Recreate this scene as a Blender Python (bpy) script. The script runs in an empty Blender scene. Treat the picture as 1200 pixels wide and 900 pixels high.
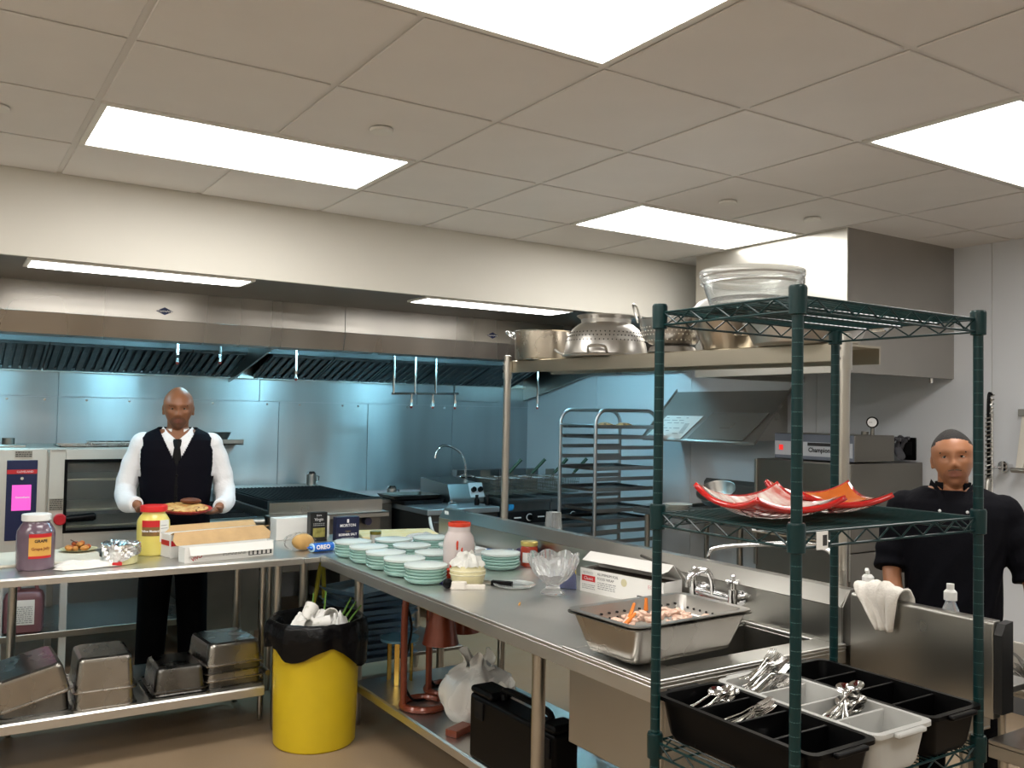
import bpy, bmesh, math, random
from mathutils import Vector, Matrix
R = math.radians
PI = math.pi
random.seed(7)
SC = bpy.context.scene
COL = SC.collection

# ------------------------------------------------------------------ camera
CAM = Vector((-1.6604, -2.692, 1.62))
yaw, pitch, roll = .5755, .0342, .0176
fw = Vector((math.sin(yaw) * math.cos(pitch), math.cos(yaw) * math.cos(pitch), math.sin(pitch)))
r0 = Vector((math.cos(yaw), -math.sin(yaw), 0))
u0 = r0.cross(fw)
rt = r0 * math.cos(roll) + u0 * math.sin(roll)
up = -r0 * math.sin(roll) + u0 * math.cos(roll)
cd = bpy.data.cameras.new('camera')
cam = bpy.data.objects.new('camera', cd)
COL.objects.link(cam)
cd.sensor_width = 36
cd.lens = 1044.9 / 1200 * 36
cd.clip_start = .02
M = Matrix((rt, up, -fw)).transposed().to_4x4()
M.translation = CAM
cam.matrix_world = M
SC.camera = cam

# ------------------------------------------------------------------ world, exposure
W = bpy.data.worlds.new('world')
SC.world = W
W.use_nodes = True
W.node_tree.nodes['Background'].inputs[0].default_value = (.5, .55, .6, 1)
W.node_tree.nodes['Background'].inputs[1].default_value = .02
SC.view_settings.view_transform = 'Standard'
SC.view_settings.look = 'None'
SC.view_settings.gamma = 1
SC.view_settings.use_curve_mapping = False
SC.view_settings.exposure = 0.68
PANEL_E = 9.0          # ceiling panels
STRIP_E = 5.0          # strips in the lowered ceiling by the hood
HOOD_E = 90.0          # lamps inside the hood, cool white

# ------------------------------------------------------------------ materials
_m = {}
def mat(name, col=(.5, .5, .5), rough=.5, metal=0, var=0, vs=8, stretch=(1, 1, 1), bump=0, bs=None, trans=0, ior=1.45,
        emit=None, es=0, alpha=1, rv=0, col2=None, sss=0, spec=None, thr=(.25, .75), coat=0, detail=4):
    if name in _m: return _m[name]
    m = bpy.data.materials.new(name); m.use_nodes = True
    nt = m.node_tree; b = nt.nodes['Principled BSDF']; L = nt.links.new
    b.inputs['Base Color'].default_value = (*col, 1)
    b.inputs['Roughness'].default_value = rough
    b.inputs['Metallic'].default_value = metal
    b.inputs['IOR'].default_value = ior
    b.inputs['Transmission Weight'].default_value = trans
    b.inputs['Alpha'].default_value = alpha
    if coat: b.inputs['Coat Weight'].default_value = coat; b.inputs['Coat Roughness'].default_value = .1
    if spec is not None: b.inputs['Specular IOR Level'].default_value = spec
    if sss:
        b.inputs['Subsurface Weight'].default_value = sss
        b.inputs['Subsurface Radius'].default_value = (.02, .008, .004); b.inputs['Subsurface Scale'].default_value = .3
    if emit:
        b.inputs['Emission Color'].default_value = (*emit, 1); b.inputs['Emission Strength'].default_value = es
    if var or bump or rv or col2:
        tc = nt.nodes.new('ShaderNodeTexCoord'); mp = nt.nodes.new('ShaderNodeMapping')
        mp.inputs['Scale'].default_value = stretch
        L(tc.outputs['Object'], mp.inputs['Vector'])
        n = nt.nodes.new('ShaderNodeTexNoise'); n.inputs['Scale'].default_value = vs; n.inputs['Detail'].default_value = detail
        L(mp.outputs[0], n.inputs['Vector'])
        if var or col2:
            cr = nt.nodes.new('ShaderNodeValToRGB'); e = cr.color_ramp.elements
            e[0].position, e[1].position = thr
            c2 = col2 or tuple(min(1, c * (1 + var)) for c in col)
            c1 = col if col2 else tuple(c * (1 - var) for c in col)
            e[0].color = (*c1, 1); e[1].color = (*c2, 1)
            L(n.outputs['Fac'], cr.inputs[0]); L(cr.outputs[0], b.inputs['Base Color'])
        if rv:
            mr = nt.nodes.new('ShaderNodeMapRange')
            mr.inputs['From Min'].default_value = .3; mr.inputs['From Max'].default_value = .7
            mr.inputs['To Min'].default_value = max(.02, rough - rv); mr.inputs['To Max'].default_value = rough + rv
            L(n.outputs['Fac'], mr.inputs[0]); L(mr.outputs[0], b.inputs['Roughness'])
        if bump:
            n2 = n
            if bs:
                n2 = nt.nodes.new('ShaderNodeTexNoise'); n2.inputs['Scale'].default_value = bs; L(mp.outputs[0], n2.inputs['Vector'])
            bp = nt.nodes.new('ShaderNodeBump'); bp.inputs['Strength'].default_value = bump; bp.inputs['Distance'].default_value = .01
            L(n2.outputs['Fac'], bp.inputs['Height']); L(bp.outputs[0], b.inputs['Normal'])
    _m[name] = m
    return m

STEEL = mat('brushed_steel', (.42, .41, .38), .30, 1, var=.06, vs=3, rv=.03, detail=2)
STEEL_V = mat('brushed_steel_vertical', (.43, .42, .40), .30, 1, var=.14, vs=2.2, stretch=(3, 3, .25), rv=.04, detail=2)
STEEL_H = mat('hood_steel_reflection_bands', (.40, .38, .35), .28, 1, var=.30, vs=.9, stretch=(3, .3, .3), rv=.03, detail=1, thr=(.2, .8))  # vertical tone bands painted in for soft reflections on the hood face
STEEL_W = mat('wall_sheet_steel', (.52, .56, .58), .38, 1, var=.16, vs=1.6, stretch=(2.2, 1, .35), rv=.05, detail=2)
nt = STEEL_W.node_tree; tn = nt.nodes.new('ShaderNodeTangent'); tn.direction_type = 'RADIAL'; tn.axis = 'Z'
pb = nt.nodes['Principled BSDF']; nt.links.new(tn.outputs[0], pb.inputs['Tangent'])
pb.inputs['Anisotropic'].default_value = .75; pb.inputs['Anisotropic Rotation'].default_value = .25
STEEL_D = mat('worn_dark_steel', (.22, .21, .19), .38, 1, var=.12, vs=5, rv=.03, detail=2)
PANMET = mat('pan_steel', (.36, .34, .31), .27, 1, var=.10, vs=6, rv=.03, detail=2)
POTMET = mat('pot_aluminium', (.50, .48, .45), .33, 1, var=.08, vs=5, rv=.03, detail=2)
CHROME = mat('chrome', (.75, .75, .76), .08, 1)
CUTL = mat('cutlery_steel', (.72, .71, .69), .14, 1)
BLACK = mat('black_plastic', (.002, .002, .0023), .34, spec=.13)
BLACKM = mat('black_iron', (.006, .006, .007), .55, var=.3, vs=30, spec=.2)
DARK = mat('dark_void', (.012, .012, .013), .7)
WHITEP = mat('white_plastic', (.72, .72, .70), .35)
GREYP = mat('grey_plastic', (.46, .46, .44), .42, var=.06, vs=12)
WHITE = mat('white_paint', (.70, .69, .65), .55)
GREEN = mat('green_epoxy', (.0015, .020, .021), .32, coat=.06, spec=.35)
PAPER = mat('paper', (.72, .71, .68), .75)
CARD = mat('cardboard', (.47, .31, .15), .8, var=.1, vs=20)
FOIL = mat('foil', (.80, .80, .80), .18, 1, bump=.5, vs=60)
INK = mat('ink_black', (.015, .015, .017), .6)
INKW = mat('ink_white', (.75, .75, .75), .6)
INKR = mat('ink_red', (.50, .012, .015), .55)
INKB = mat('ink_blue', (.01, .03, .20), .55)
GLASS = mat('clear_glass', (.95, .97, .97), .03, trans=1, ior=1.48)
CLEARP = mat('clear_plastic', (.90, .92, .92), .10, trans=.88, ior=1.30)

# ------------------------------------------------------------------ mesh helpers
class MB:
    def __init__(s): s.v = []; s.f = []; s.m = []; s.mi = 0
    def add(s, vs, fs):
        o = len(s.v); s.v += [tuple(p) for p in vs]; s.f += [tuple(i + o for i in f) for f in fs]; s.m += [s.mi] * len(fs); return s
    def mat(s, i): s.mi = i; return s
    def box(s, x0, x1, y0, y1, z0, z1, M=None):
        vs = [Vector((x, y, z)) for z in (z0, z1) for y in (y0, y1) for x in (x0, x1)]
        if M: vs = [M @ v for v in vs]
        return s.add(vs, [(0, 2, 3, 1), (4, 5, 7, 6), (0, 1, 5, 4), (2, 6, 7, 3), (0, 4, 6, 2), (1, 3, 7, 5)])
    def cyl(s, a, b, r, r2=None, n=16, cap=True):
        a, b = Vector(a), Vector(b); r2 = r if r2 is None else r2
        d = (b - a).normalized(); x = d.orthogonal().normalized(); y = d.cross(x)
        vs = [a + (x * math.cos(t) + y * math.sin(t)) * r for t in [2 * PI * i / n for i in range(n)]]
        vs += [b + (x * math.cos(t) + y * math.sin(t)) * r2 for t in [2 * PI * i / n for i in range(n)]]
        fs = [(i, (i + 1) % n, n + (i + 1) % n, n + i) for i in range(n)]
        if cap: fs += [tuple(range(n))[::-1], tuple(range(n, 2 * n))]
        return s.add(vs, fs)
    def lathe(s, prof, n=24, c=(0, 0, 0), a0=0, a1=2 * PI, sq=None, M=None):
        full = abs(a1 - a0 - 2 * PI) < 1e-6
        k = n if full else n + 1; vs = []; c = Vector(c)
        for r, z in prof:
            for i in range(k):
                t = a0 + (a1 - a0) * i / n
                p = Vector((r * math.cos(t), r * math.sin(t) * (sq or 1), z))
                vs.append((M @ p if M else p) + c)
        fs = []
        for j in range(len(prof) - 1):
            for i in range(n):
                i2 = (i + 1) % k
                fs.append((j * k + i, j * k + i2, (j + 1) * k + i2, (j + 1) * k + i))
        if full and prof[0] != prof[-1]:
            if prof[0][0] > 1e-5: fs.append(tuple(range(n))[::-1])
            if prof[-1][0] > 1e-5: fs.append(tuple(range((len(prof) - 1) * k, len(prof) * k)))
        return s.add(vs, fs)
    def tube(s, pts, r, n=8, closed=False):
        P = [Vector(p) for p in pts]; N = len(P); rs = r if isinstance(r, (list, tuple)) else [r] * N
        vs = []; prev = None
        for i in range(N):
            if closed: d = P[(i + 1) % N] - P[i - 1]
            else: d = P[min(i + 1, N - 1)] - P[max(i - 1, 0)]
            d.normalize()
            x = d.orthogonal().normalized() if prev is None else (prev - d * prev.dot(d))
            if x.length < 1e-6: x = d.orthogonal()
            x.normalize(); prev = x; y = d.cross(x)
            vs += [P[i] + (x * math.cos(2 * PI * k / n) + y * math.sin(2 * PI * k / n)) * rs[i] for k in range(n)]
        fs = []
        for i in range(N if closed else N - 1):
            j = (i + 1) % N
            fs += [(i * n + k, i * n + (k + 1) % n, j * n + (k + 1) % n, j * n + k) for k in range(n)]
        if not closed: fs += [tuple(range(n))[::-1], tuple(range((N - 1) * n, N * n))]
        return s.add(vs, fs)
    def ball(s, c, r, n=14, M=None):
        r = r if isinstance(r, (tuple, list)) else (r, r, r); c = Vector(c); m = max(6, n // 2 + 1)
        vs = []
        for j in range(1, m):
            a = PI * j / m
            for i in range(n):
                t = 2 * PI * i / n
                p = Vector((r[0] * math.sin(a) * math.cos(t), r[1] * math.sin(a) * math.sin(t), r[2] * math.cos(a)))
                vs.append((M @ p if M else p) + c)
        p = Vector((0, 0, r[2])); q = Vector((0, 0, -r[2]))
        vs += [(M @ p if M else p) + c, (M @ q if M else q) + c]
        T = len(vs) - 2; fs = []
        for j in range(m - 2): fs += [(j * n + i, (j + 1) * n + i, (j + 1) * n + (i + 1) % n, j * n + (i + 1) % n) for i in range(n)]
        fs += [(T, i, (i + 1) % n) for i in range(n)] + [(T + 1, (m - 2) * n + (i + 1) % n, (m - 2) * n + i) for i in range(n)]
        return s.add(vs, fs)
    def prism(s, poly, ax, a, b):
        n = len(poly)
        def P(p, h):
            return {'x': (h, p[0], p[1]), 'y': (p[0], h, p[1]), 'z': (p[0], p[1], h)}[ax]
        vs = [P(p, a) for p in poly] + [P(p, b) for p in poly]
        return s.add(vs, [tuple(range(n))[::-1], tuple(range(n, 2 * n))] + [(i, (i + 1) % n, n + (i + 1) % n, n + i) for i in range(n)])
    def grid(s, fn, nu, nv, flip=False, wrap=False):
        vs = [fn(i / nu, j / nv) for j in range(nv + 1) for i in range(nu + (0 if wrap else 1))]
        k = nu if wrap else nu + 1; fs = []
        for j in range(nv):
            for i in range(nu):
                i2 = (i + 1) % k
                q = (j * k + i, j * k + i2, (j + 1) * k + i2, (j + 1) * k + i)
                fs.append(q[::-1] if flip else q)
        return s.add(vs, fs)
    def rings(s, rings, cap=True):
        n = len(rings[0]); vs = [p for r in rings for p in r]; fs = []
        for j in range(len(rings) - 1): fs += [(j * n + i, j * n + (i + 1) % n, (j + 1) * n + (i + 1) % n, (j + 1) * n + i) for i in range(n)]
        if cap: fs += [tuple(range(n))[::-1], tuple(range((len(rings) - 1) * n, len(rings) * n))]
        return s.add(vs, fs)
    def build(s, name, mats, parent=None, bevel=0, seg=2, smooth=True, ang=.7, solid=0, loc=None, fix=True):
        me = bpy.data.meshes.new(name); me.from_pydata(s.v, [], s.f)
        for m in (mats if isinstance(mats, (list, tuple)) else [mats]): me.materials.append(m)
        me.polygons.foreach_set('material_index', s.m)
        if fix:
            bm = bmesh.new(); bm.from_mesh(me); bmesh.ops.recalc_face_normals(bm, faces=bm.faces); bm.to_mesh(me); bm.free()
        if smooth:
            me.polygons.foreach_set('use_smooth', [True] * len(me.polygons))
            me.set_sharp_from_angle(angle=ang)
        me.update()
        o = bpy.data.objects.new(name, me); COL.objects.link(o)
        if parent: o.parent = parent
        if loc: o.location = loc
        if solid:
            d = o.modifiers.new('thick', 'SOLIDIFY'); d.thickness = solid; d.offset = 0
        if bevel:
            d = o.modifiers.new('round', 'BEVEL'); d.width = bevel; d.segments = seg; d.limit_method = 'ANGLE'; d.angle_limit = .6
            d.harden_normals = False
        if smooth and ang < 1:
            d = o.modifiers.new('flat_faces', 'WEIGHTED_NORMAL'); d.keep_sharp = True; d.weight = 60
        return o

def tag(o, label, cat, group=None, kind=None):
    o['label'] = label; o['category'] = cat
    if group: o['group'] = group
    if kind: o['kind'] = kind
    return o
def thing(name, label, cat, loc=(0, 0, 0), rz=0, group=None):
    o = bpy.data.objects.new(name, None); COL.objects.link(o)
    o.empty_display_size = .05
    o.location = loc; o.rotation_euler = (0, 0, rz)
    return tag(o, label, cat, group)
def struct(o): o['kind'] = 'structure'; return o
def lab(o, s): o['label'] = s; return o
def dup(root, loc, rz=None, label=None, group=None, rot=None):
    c = root.copy(); COL.objects.link(c); c.location = loc
    if rz is not None: c.rotation_euler = (0, 0, rz)
    if rot: c.rotation_euler = rot
    if label: c['label'] = label
    if group: c['group'] = group
    for ch in list(root.children):
        d = ch.copy(); COL.objects.link(d); d.parent = c
        for g in list(ch.children):
            e = g.copy(); COL.objects.link(e); e.parent = d
    return c
def piece(o, parent, loc=None, name=None):     # another piece sharing mesh data
    c = o.copy(); COL.objects.link(c); c.parent = parent
    if loc: c.location = loc
    return c
def text(s, parent, loc, size, m, face='-y', name='lettering', bend=None, bold=0, align='CENTER', tilt=0, sx=1, space=1):
    cu = bpy.data.curves.new(name, 'FONT'); cu.body = s; cu.size = size; cu.align_x = align; cu.align_y = 'CENTER'
    cu.extrude = 0; cu.offset = bold; cu.resolution_u = 2; cu.space_line = .9; cu.space_character = space
    t = bpy.data.objects.new(name, cu); COL.objects.link(t)
    bpy.context.view_layer.update()
    me = bpy.data.meshes.new_from_object(t.evaluated_get(bpy.context.evaluated_depsgraph_get()))
    COL.objects.unlink(t); bpy.data.objects.remove(t); bpy.data.curves.remove(cu)
    me.materials.clear(); me.materials.append(m); me.name = name
    for v in me.vertices:
        x, y = v.co.x * sx, v.co.y
        if bend:
            a = x / bend; v.co = Vector((bend * math.sin(a), bend - bend * math.cos(a), y))   # faces -y, wraps backwards
        else: v.co = Vector((x, 0, y))
    o = bpy.data.objects.new(name, me); COL.objects.link(o)
    o.parent = parent
    rz = {'-y': 0, '-x': -PI / 2, 'x': PI / 2, 'y': PI}.get(face, face if not isinstance(face, str) else 0)
    if face == 'up': o.rotation_euler = (-PI / 2, 0, tilt)
    else: o.rotation_euler = (tilt, 0, rz)
    o.location = loc
    return o
def arc(c, r, a0, a1, n, plane='xz'):
    out = []
    for i in range(n + 1):
        t = a0 + (a1 - a0) * i / n; p, q = r * math.cos(t), r * math.sin(t)
        out.append({'xz': (c[0] + p, c[1], c[2] + q), 'yz': (c[0], c[1] + p, c[2] + q), 'xy': (c[0] + p, c[1] + q, c[2])}[plane])
    return out
def rrect(x0, x1, y0, y1, r, z, n=4):
    out = []
    for cx, cy, a in ((x1 - r, y1 - r, 0), (x0 + r, y1 - r, PI / 2), (x0 + r, y0 + r, PI), (x1 - r, y0 + r, 1.5 * PI)):
        for i in range(n + 1):
            t = a + PI / 2 * i / n; out.append(Vector((cx + r * math.cos(t), cy + r * math.sin(t), z)))
    return out
def smoothpath(P, k=6):
    P = [Vector(p) for p in P]; out = []
    for i in range(len(P) - 1):
        a, b, c, d = P[max(i - 1, 0)], P[i], P[i + 1], P[min(i + 2, len(P) - 1)]
        for j in range(k):
            t = j / k
            out.append(.5 * ((2 * b) + (c - a) * t + (2 * a - 5 * b + 4 * c - d) * t * t + (3 * b - a - 3 * c + d) * t ** 3))
    out.append(P[-1]); return out
def lines(parent, x0, x1, z0, z1, n, y, m, name='print_line', face='-y', bend=None, cx=0):
    # rows of printed text too small to read, as one flat print
    b = MB(); rnd = random.Random(int((x0 + z0) * 9999)); p = (z1 - z0) / n
    for i in range(n):
        x = x0
        while x < x1 - .002:
            w_ = min(rnd.uniform(.05, .2) * (x1 - x0), x1 - x); za = z1 - p * (i + .7); zb = z1 - p * (i + .25)
            q = [(x, za), (x + w_, za), (x + w_, zb), (x, zb)]
            if bend: vs = [(bend * math.sin(a / bend), -bend * math.cos(a / bend), c) for a, c in q]
            else: vs = [(a, y, c) if face == '-y' else ((y, -a, c) if face == '-x' else (a, c, y)) for a, c in q]
            b.add(vs, [(0, 1, 2, 3)]); x += w_ + .04 * (x1 - x0)
    o = b.build(name, m, parent, smooth=False, fix=False); o['kind'] = 'stuff'
    return o
INKG = mat('ink_grey', (.30, .30, .30), .7)

# ================================================================== SETTING
CEIL = 2.672
XL, XR, YF, YS, YB = -3.66, 3.48, -4.27, 1.76, 4.93
G = .61
FLOORM = mat('floor_epoxy', (.29, .21, .135), .42, var=.12, vs=3.5, bump=.05, bs=90, rv=.1)
WALLW = mat('wall_paint_warm', (.58, .56, .505), .6, var=.02, vs=2)
WALLG = mat('wall_panel_white', (.60, .62, .65), .38, var=.02, vs=2)
TILE = mat('ceiling_tile', (.70, .68, .66), .85, var=.02, vs=5, bump=.08, bs=260)
TBAR = mat('ceiling_grid', (.66, .645, .625), .6)
LENS = mat('light_lens', (.9, .9, .9), .5, emit=(1, .975, .93), es=PANEL_E)
LENS2 = mat('strip_lens', (.9, .9, .9), .5, emit=(1, .97, .92), es=STRIP_E)
HLENS = mat('hood_lamp_globe', (.9, .9, .9), .4, emit=(.36, .80, 1.0), es=HOOD_E)

struct(MB().box(XL - .1, XR + .1, YF - .1, YB + .1, -.1, 0).build('floor', FLOORM, smooth=False))
w = struct(MB().box(XR, XR + .1, YF - .1, YB + .1, 0, CEIL + .1).build('wall_right', WHITE, smooth=False))
y = YF
edges = [YF, -3.53, -2.31, -1.09, .12, 1.34, 2.56, 3.78, YB]
for a, b in zip(edges, edges[1:]):
    MB().box(XR - .006, XR, a + .003, b - .003, .1, CEIL).build('wall_panel', WALLG, w, smooth=False)
struct(MB().box(XR - .012, XR, YF, YB, 0, .1).build('baseboard_right', mat('cove_base', (.09, .09, .09), .5)))
struct(MB().box(XL - .1, XL, YF - .1, YB + .1, 0, CEIL + .1).build('wall_left', WALLW, smooth=False))
struct(MB().box(XL, XR, YF - .1, YF, 0, CEIL + .1).build('wall_front', WALLW, smooth=False))
w = struct(MB().box(XL, XR, YB, YB + .1, 0, CEIL + .1).build('wall_back', WALLG, smooth=False))
xs = [XL, -2.60, -1.73, -.86, .005, .865, 1.70, 2.59, XR]
for a, b in zip(xs, xs[1:]):
    MB().box(a + .003, b - .003, YB - .012, YB, .90, 1.692).build('steel_panel', STEEL_W, w, smooth=False)
for a, b in ((XL, -.86), (-.86, .69), (.69, 2.2), (2.2, XR)):
    MB().box(a + .003, b - .003, YB - .016, YB, 1.698, 2.3).build('steel_panel', STEEL_W, w, smooth=False)
pin = MB().cyl((0, -.004, 0), (0, 0, 0), .008, n=8)
sc0 = pin.build('panel_screw', CHROME, w, loc=(-.66, YB - .012, 1.672))
for x in (-1.2, -.95, -.35, .3, .76, 1.05, 1.45, 1.6, 2.1, 2.5, 2.75, 3.2): piece(sc0, w, (x, YB - .012, 1.672))
# the soffit over the cooking line and the low ceiling behind it
struct(MB().box(XL, XR, YS, YS + .03, 2.28, CEIL).build('wall_soffit', WALLW, smooth=False))
struct(MB().box(XL, XR, YS + .03, YB, 2.28, 2.36).build('ceiling_low', STEEL_D, smooth=False))

ceil = struct(MB().box(XL - .1, XR + .1, YF - .1, YS + .05, CEIL, CEIL + .1).build('ceiling', TBAR, smooth=False))
lights = [(-2, .61), (2, .61), (-2, -1.22), (2, -1.22), (-2, -3.05), (2, -3.05), (-6, .61), (-6, -1.22), (-6, -3.05)]
lit = {(a + d, round(y0 / G)) for a, y0 in lights for d in (0, 1)}
t0 = None
for a in range(-6, 6):
    for b in range(-7, 3):
        if (a, b) in lit: continue
        x0, x1 = a * G + .010, min((a + 1) * G - .010, XR)
        y0, y1 = b * G + .010, min((b + 1) * G - .010, YS - .004)
        if x1 - x0 < .05 or y1 - y0 < .05 or (x0 > 2.43 and .35 < y0 and y1 < 1.45 and False): continue
        full = abs(x1 - x0 - .59) < .01 and abs(y1 - y0 - .59) < .01
        if full and t0: piece(t0, ceil, (x0, y0, CEIL))
        else:
            o = MB().box(0, x1 - x0, 0, y1 - y0, -.006, 0).build('ceiling_tile', TILE, ceil, bevel=.003, seg=1, smooth=False, loc=(x0, y0, CEIL))
            if full: t0 = o
LL = ['flat ceiling light panel nearest the soffit above the kitchen bin', 'flat ceiling light panel touching the steel hood box on the wall',
      'big flat ceiling light panel cut by the top edge of the photo', 'flat ceiling light panel over the dishwashing corner by the wall panels']
for i, (a, y0) in enumerate(lights):
    t = thing('ceiling_light', LL[i] if i < 4 else 'flat ceiling light panel behind the viewpoint, outside the picture', 'ceiling light',
              (a * G + G, y0 + G / 2, CEIL), group='flat panel ceiling lights' if i >= 4 else None)
    f = MB()
    for x0, x1, ya, yb in ((-.60, .60, -.295, -.272), (-.60, .60, .272, .295), (-.60, -.577, -.272, .272), (.577, .60, -.272, .272)):
        f.box(x0, x1, ya, yb, -.010, 0)
    f.build('frame', WHITE, t, smooth=False)
    MB().box(-.577, .577, -.272, .272, -.007, -.002).build('diffuser', LENS, t, smooth=False)
SL = ['round sprinkler cover on the tile beside the long light over the bin', 'flat round sprinkler cover close to the small rear light panel',
      'flat round sprinkler cover just in front of the steel hood box', 'round sprinkler cover at the far edge of the ceiling by the soffit']
for i, (x, y) in enumerate(((-.306, .31), (1.516, .324), (2.13, .318), (-1.51, .88))):
    o = MB().lathe([(.040, -.014), (.043, -.010), (.043, -.004), (.036, 0)], 24).build('sprinkler_cover', WHITE, loc=(x, y, CEIL - .006))
    tag(o, SL[i], 'sprinkler')

# strips of light in the low ceiling
for i, (x0, x1) in enumerate(((-1.31, -.33), (.68, 1.68))):
    t = thing('strip_light', ['long strip light under the soffit above the man in the vest', 'long strip light under the soffit behind the stored pots'][i],
              'light', ((x0 + x1) / 2, 1.915, 2.28))
    w_ = (x1 - x0) / 2
    f = MB()
    f.box(-w_ - .02, w_ + .02, -.12, -.105, -.010, 0).box(-w_ - .02, w_ + .02, .105, .12, -.010, 0)
    f.box(-w_ - .02, -w_, -.105, .105, -.010, 0).box(w_, w_ + .02, -.105, .105, -.010, 0)
    f.build('frame', WHITE, t, smooth=False)
    MB().box(-w_, w_, -.105, .105, -.012, -.004).build('diffuser', LENS2, t, smooth=False)

# ================================================================== EXHAUST HOODS
FILT = mat('baffle_steel', (.20, .22, .23), .35, 1, var=.2, vs=12)
def hood(name_label, x0, x1, fx0, fx1, badge):
    t = thing('exhaust_hood', name_label, 'exhaust hood', ((x0 + x1) / 2, 2.58, 1.95))
    cx = (x0 + x1) / 2; h = (x1 - x0) / 2 - .002; Z = -1.95
    def pr(poly, name, m, a=-h, b=h): return MB().prism([(p[0] - 2.58, p[1] + Z) for p in poly], 'x', a, b).build(name, m, t, smooth=False)
    pr([(2.58, 2.279), (2.58, 2.118), (2.60, 2.118), (2.60, 2.279)], 'front_panel', STEEL_H)
    pr([(2.574, 2.116), (2.60, 2.004), (2.68, 1.995), (2.68, 2.005), (2.612, 2.014), (2.594, 2.116)], 'lower_band', STEEL_H)
    pr([(2.60, 2.255), (4.40, 2.255), (4.40, 2.275), (2.60, 2.275)], 'hood_top', STEEL)
    pr([(4.36, 2.075), (4.40, 2.075), (4.40, 2.254), (4.36, 2.254)], 'plenum', mat('plenum_steel', (.16, .18, .19), .5, .7))
    pr([(4.86, 1.885), (4.91, 1.885), (4.91, 1.91), (4.86, 1.91)], 'grease_trough', STEEL)
    n = round((fx1 - fx0) / .5); wd = (fx1 - fx0) / n
    dirv = Vector((0, 4.88 - 4.37, 1.905 - 2.075)); L = dirv.length
    ang = math.atan2(dirv.z, dirv.y)
    s0 = f0 = b0 = None
    for i in range(n):
        loc = (fx0 + wd * (i + .5) - cx, 4.37 - 2.58, 2.075 - 1.95)
        if f0 is None:
            f0 = MB().box(-wd / 2 + .004, -wd / 2 + .022, 0, L, -.02, .012).box(wd / 2 - .022, wd / 2 - .004, 0, L, -.02, .012) \
                .box(-wd / 2 + .022, wd / 2 - .022, 0, .02, -.02, .012).box(-wd / 2 + .022, wd / 2 - .022, L - .02, L, -.02, .012) \
                .box(-wd / 2 + .022, wd / 2 - .022, .02, L - .02, .008, .016).build('baffle_filter', FILT, t, smooth=False)
            f = f0
        else: f = piece(f0, t)
        f.location = loc; f.rotation_euler = (ang, 0, 0)
        k = 7
        for j in range(k):
            x = -wd / 2 + .022 + (wd - .044) * (j + .5) / k
            if s0 is None:
                s0 = MB().prism([(-.017, -.016), (.017, -.016), (.021, -.008), (.013, -.010), (-.013, -.010), (-.021, -.008)], 'y', .02, L - .02).build('slat', FILT, f, smooth=False)
                s = s0
            else: s = piece(s0, f)
            s.location = (x, 0, 0)
    bg = MB().prism([(-.045, 0), (0, -.022), (.045, 0), (0, .022)], 'y', -.004, -.001).build('badge', mat('badge_blue', (.006, .018, .10), .3), t, smooth=False, loc=(badge - cx, 0, 2.167 - 1.95))
    text('CaptiveAire', bg, (0, -.0045, 0), .016, INKW, bold=.0003)
    return t
h1 = hood('long steel exhaust hood section above the man in the vest', -2.75, .5, -2.45, .49, -.582)
h2 = hood('long steel exhaust hood section above griddle and fryers', .5, 3.44, .62, 3.24, 1.59)
MB().prism([(.02, .30), (.02, .04), (1.25, .045), (2.33, -.19), (2.33, .30)], 'x', 1.44, 1.462).build('end_panel', STEEL, h2, smooth=False)
MB().prism([(1.2, .30), (1.2, .12), (2.33, -.10), (2.33, .30)], 'x', 1.545, 1.56).build('end_panel', STEEL, h1, smooth=False)
MB().prism([(.02, .30), (.02, .04), (1.25, .045), (2.33, -.19), (2.33, .30)], 'x', -1.645, -1.62).build('end_panel', STEEL, h1, smooth=False)
MB().box(.63, 1.12, 2.31, 2.32, -.21, -.05).build('access_panel', STEEL_W, h2, smooth=False, bevel=.003)
HLAB = ['caged lamp inside the hood over the oven', 'caged lamp inside the hood over the burner range',
        'caged lamp inside the hood over the griddle', 'caged lamp inside the hood over the fryers']
for i, x in enumerate((-1.35, -.15, 1.25, 2.60)):
    t = thing('hood_lamp', HLAB[i], 'lamp', (x, 2.95, 2.253))
    MB().lathe([(.09, 0), (.09, -.012), (.06, -.03), (.06, -.04)], 20).build('base', CHROME, t)
    MB().lathe([(.058, -.04), (.066, -.06), (.062, -.10), (.04, -.13), (0, -.14)], 20).build('globe', HLENS, t)

NOZ = mat('nozzle_red', (.35, .05, .04), .4)
def pipes(label, segs, noz, loc):
    t = thing('fire_suppression_pipe', label, 'pipe', loc)
    L = Vector(loc)
    m = MB()
    for s in segs: m.tube([Vector(p) - L for p in s], .011, 8)
    m.build('pipe', CHROME, t)
    for p in noz:
        q = Vector(p) - L
        MB().cyl(q + Vector((0, 0, .055)), q + Vector((0, 0, .03)), .017, n=6).cyl(q + Vector((0, 0, .03)), q, .012, .016, n=10).build('nozzle', CHROME, t)
        MB().cyl(q, q + Vector((0, 0, -.018)), .014, .008, n=8).build('nozzle_cap', NOZ, t)
pipes('chrome pipe rail with three dropping nozzles under the hood',
      [[(x, 4.0, 2.25), (x, 4.0, 1.775)] for x in (1.52, 1.716, 1.91)] + [[(1.50, 4, 1.775), (2.13, 4, 1.79)]] +
      [[(x, 4, 1.785), (x, 4, 1.70)] for x in (1.685, 1.885, 2.10)], [(x, 4, 1.675) for x in (1.685, 1.885, 2.10)], (1.71, 4, 2.25))
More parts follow.
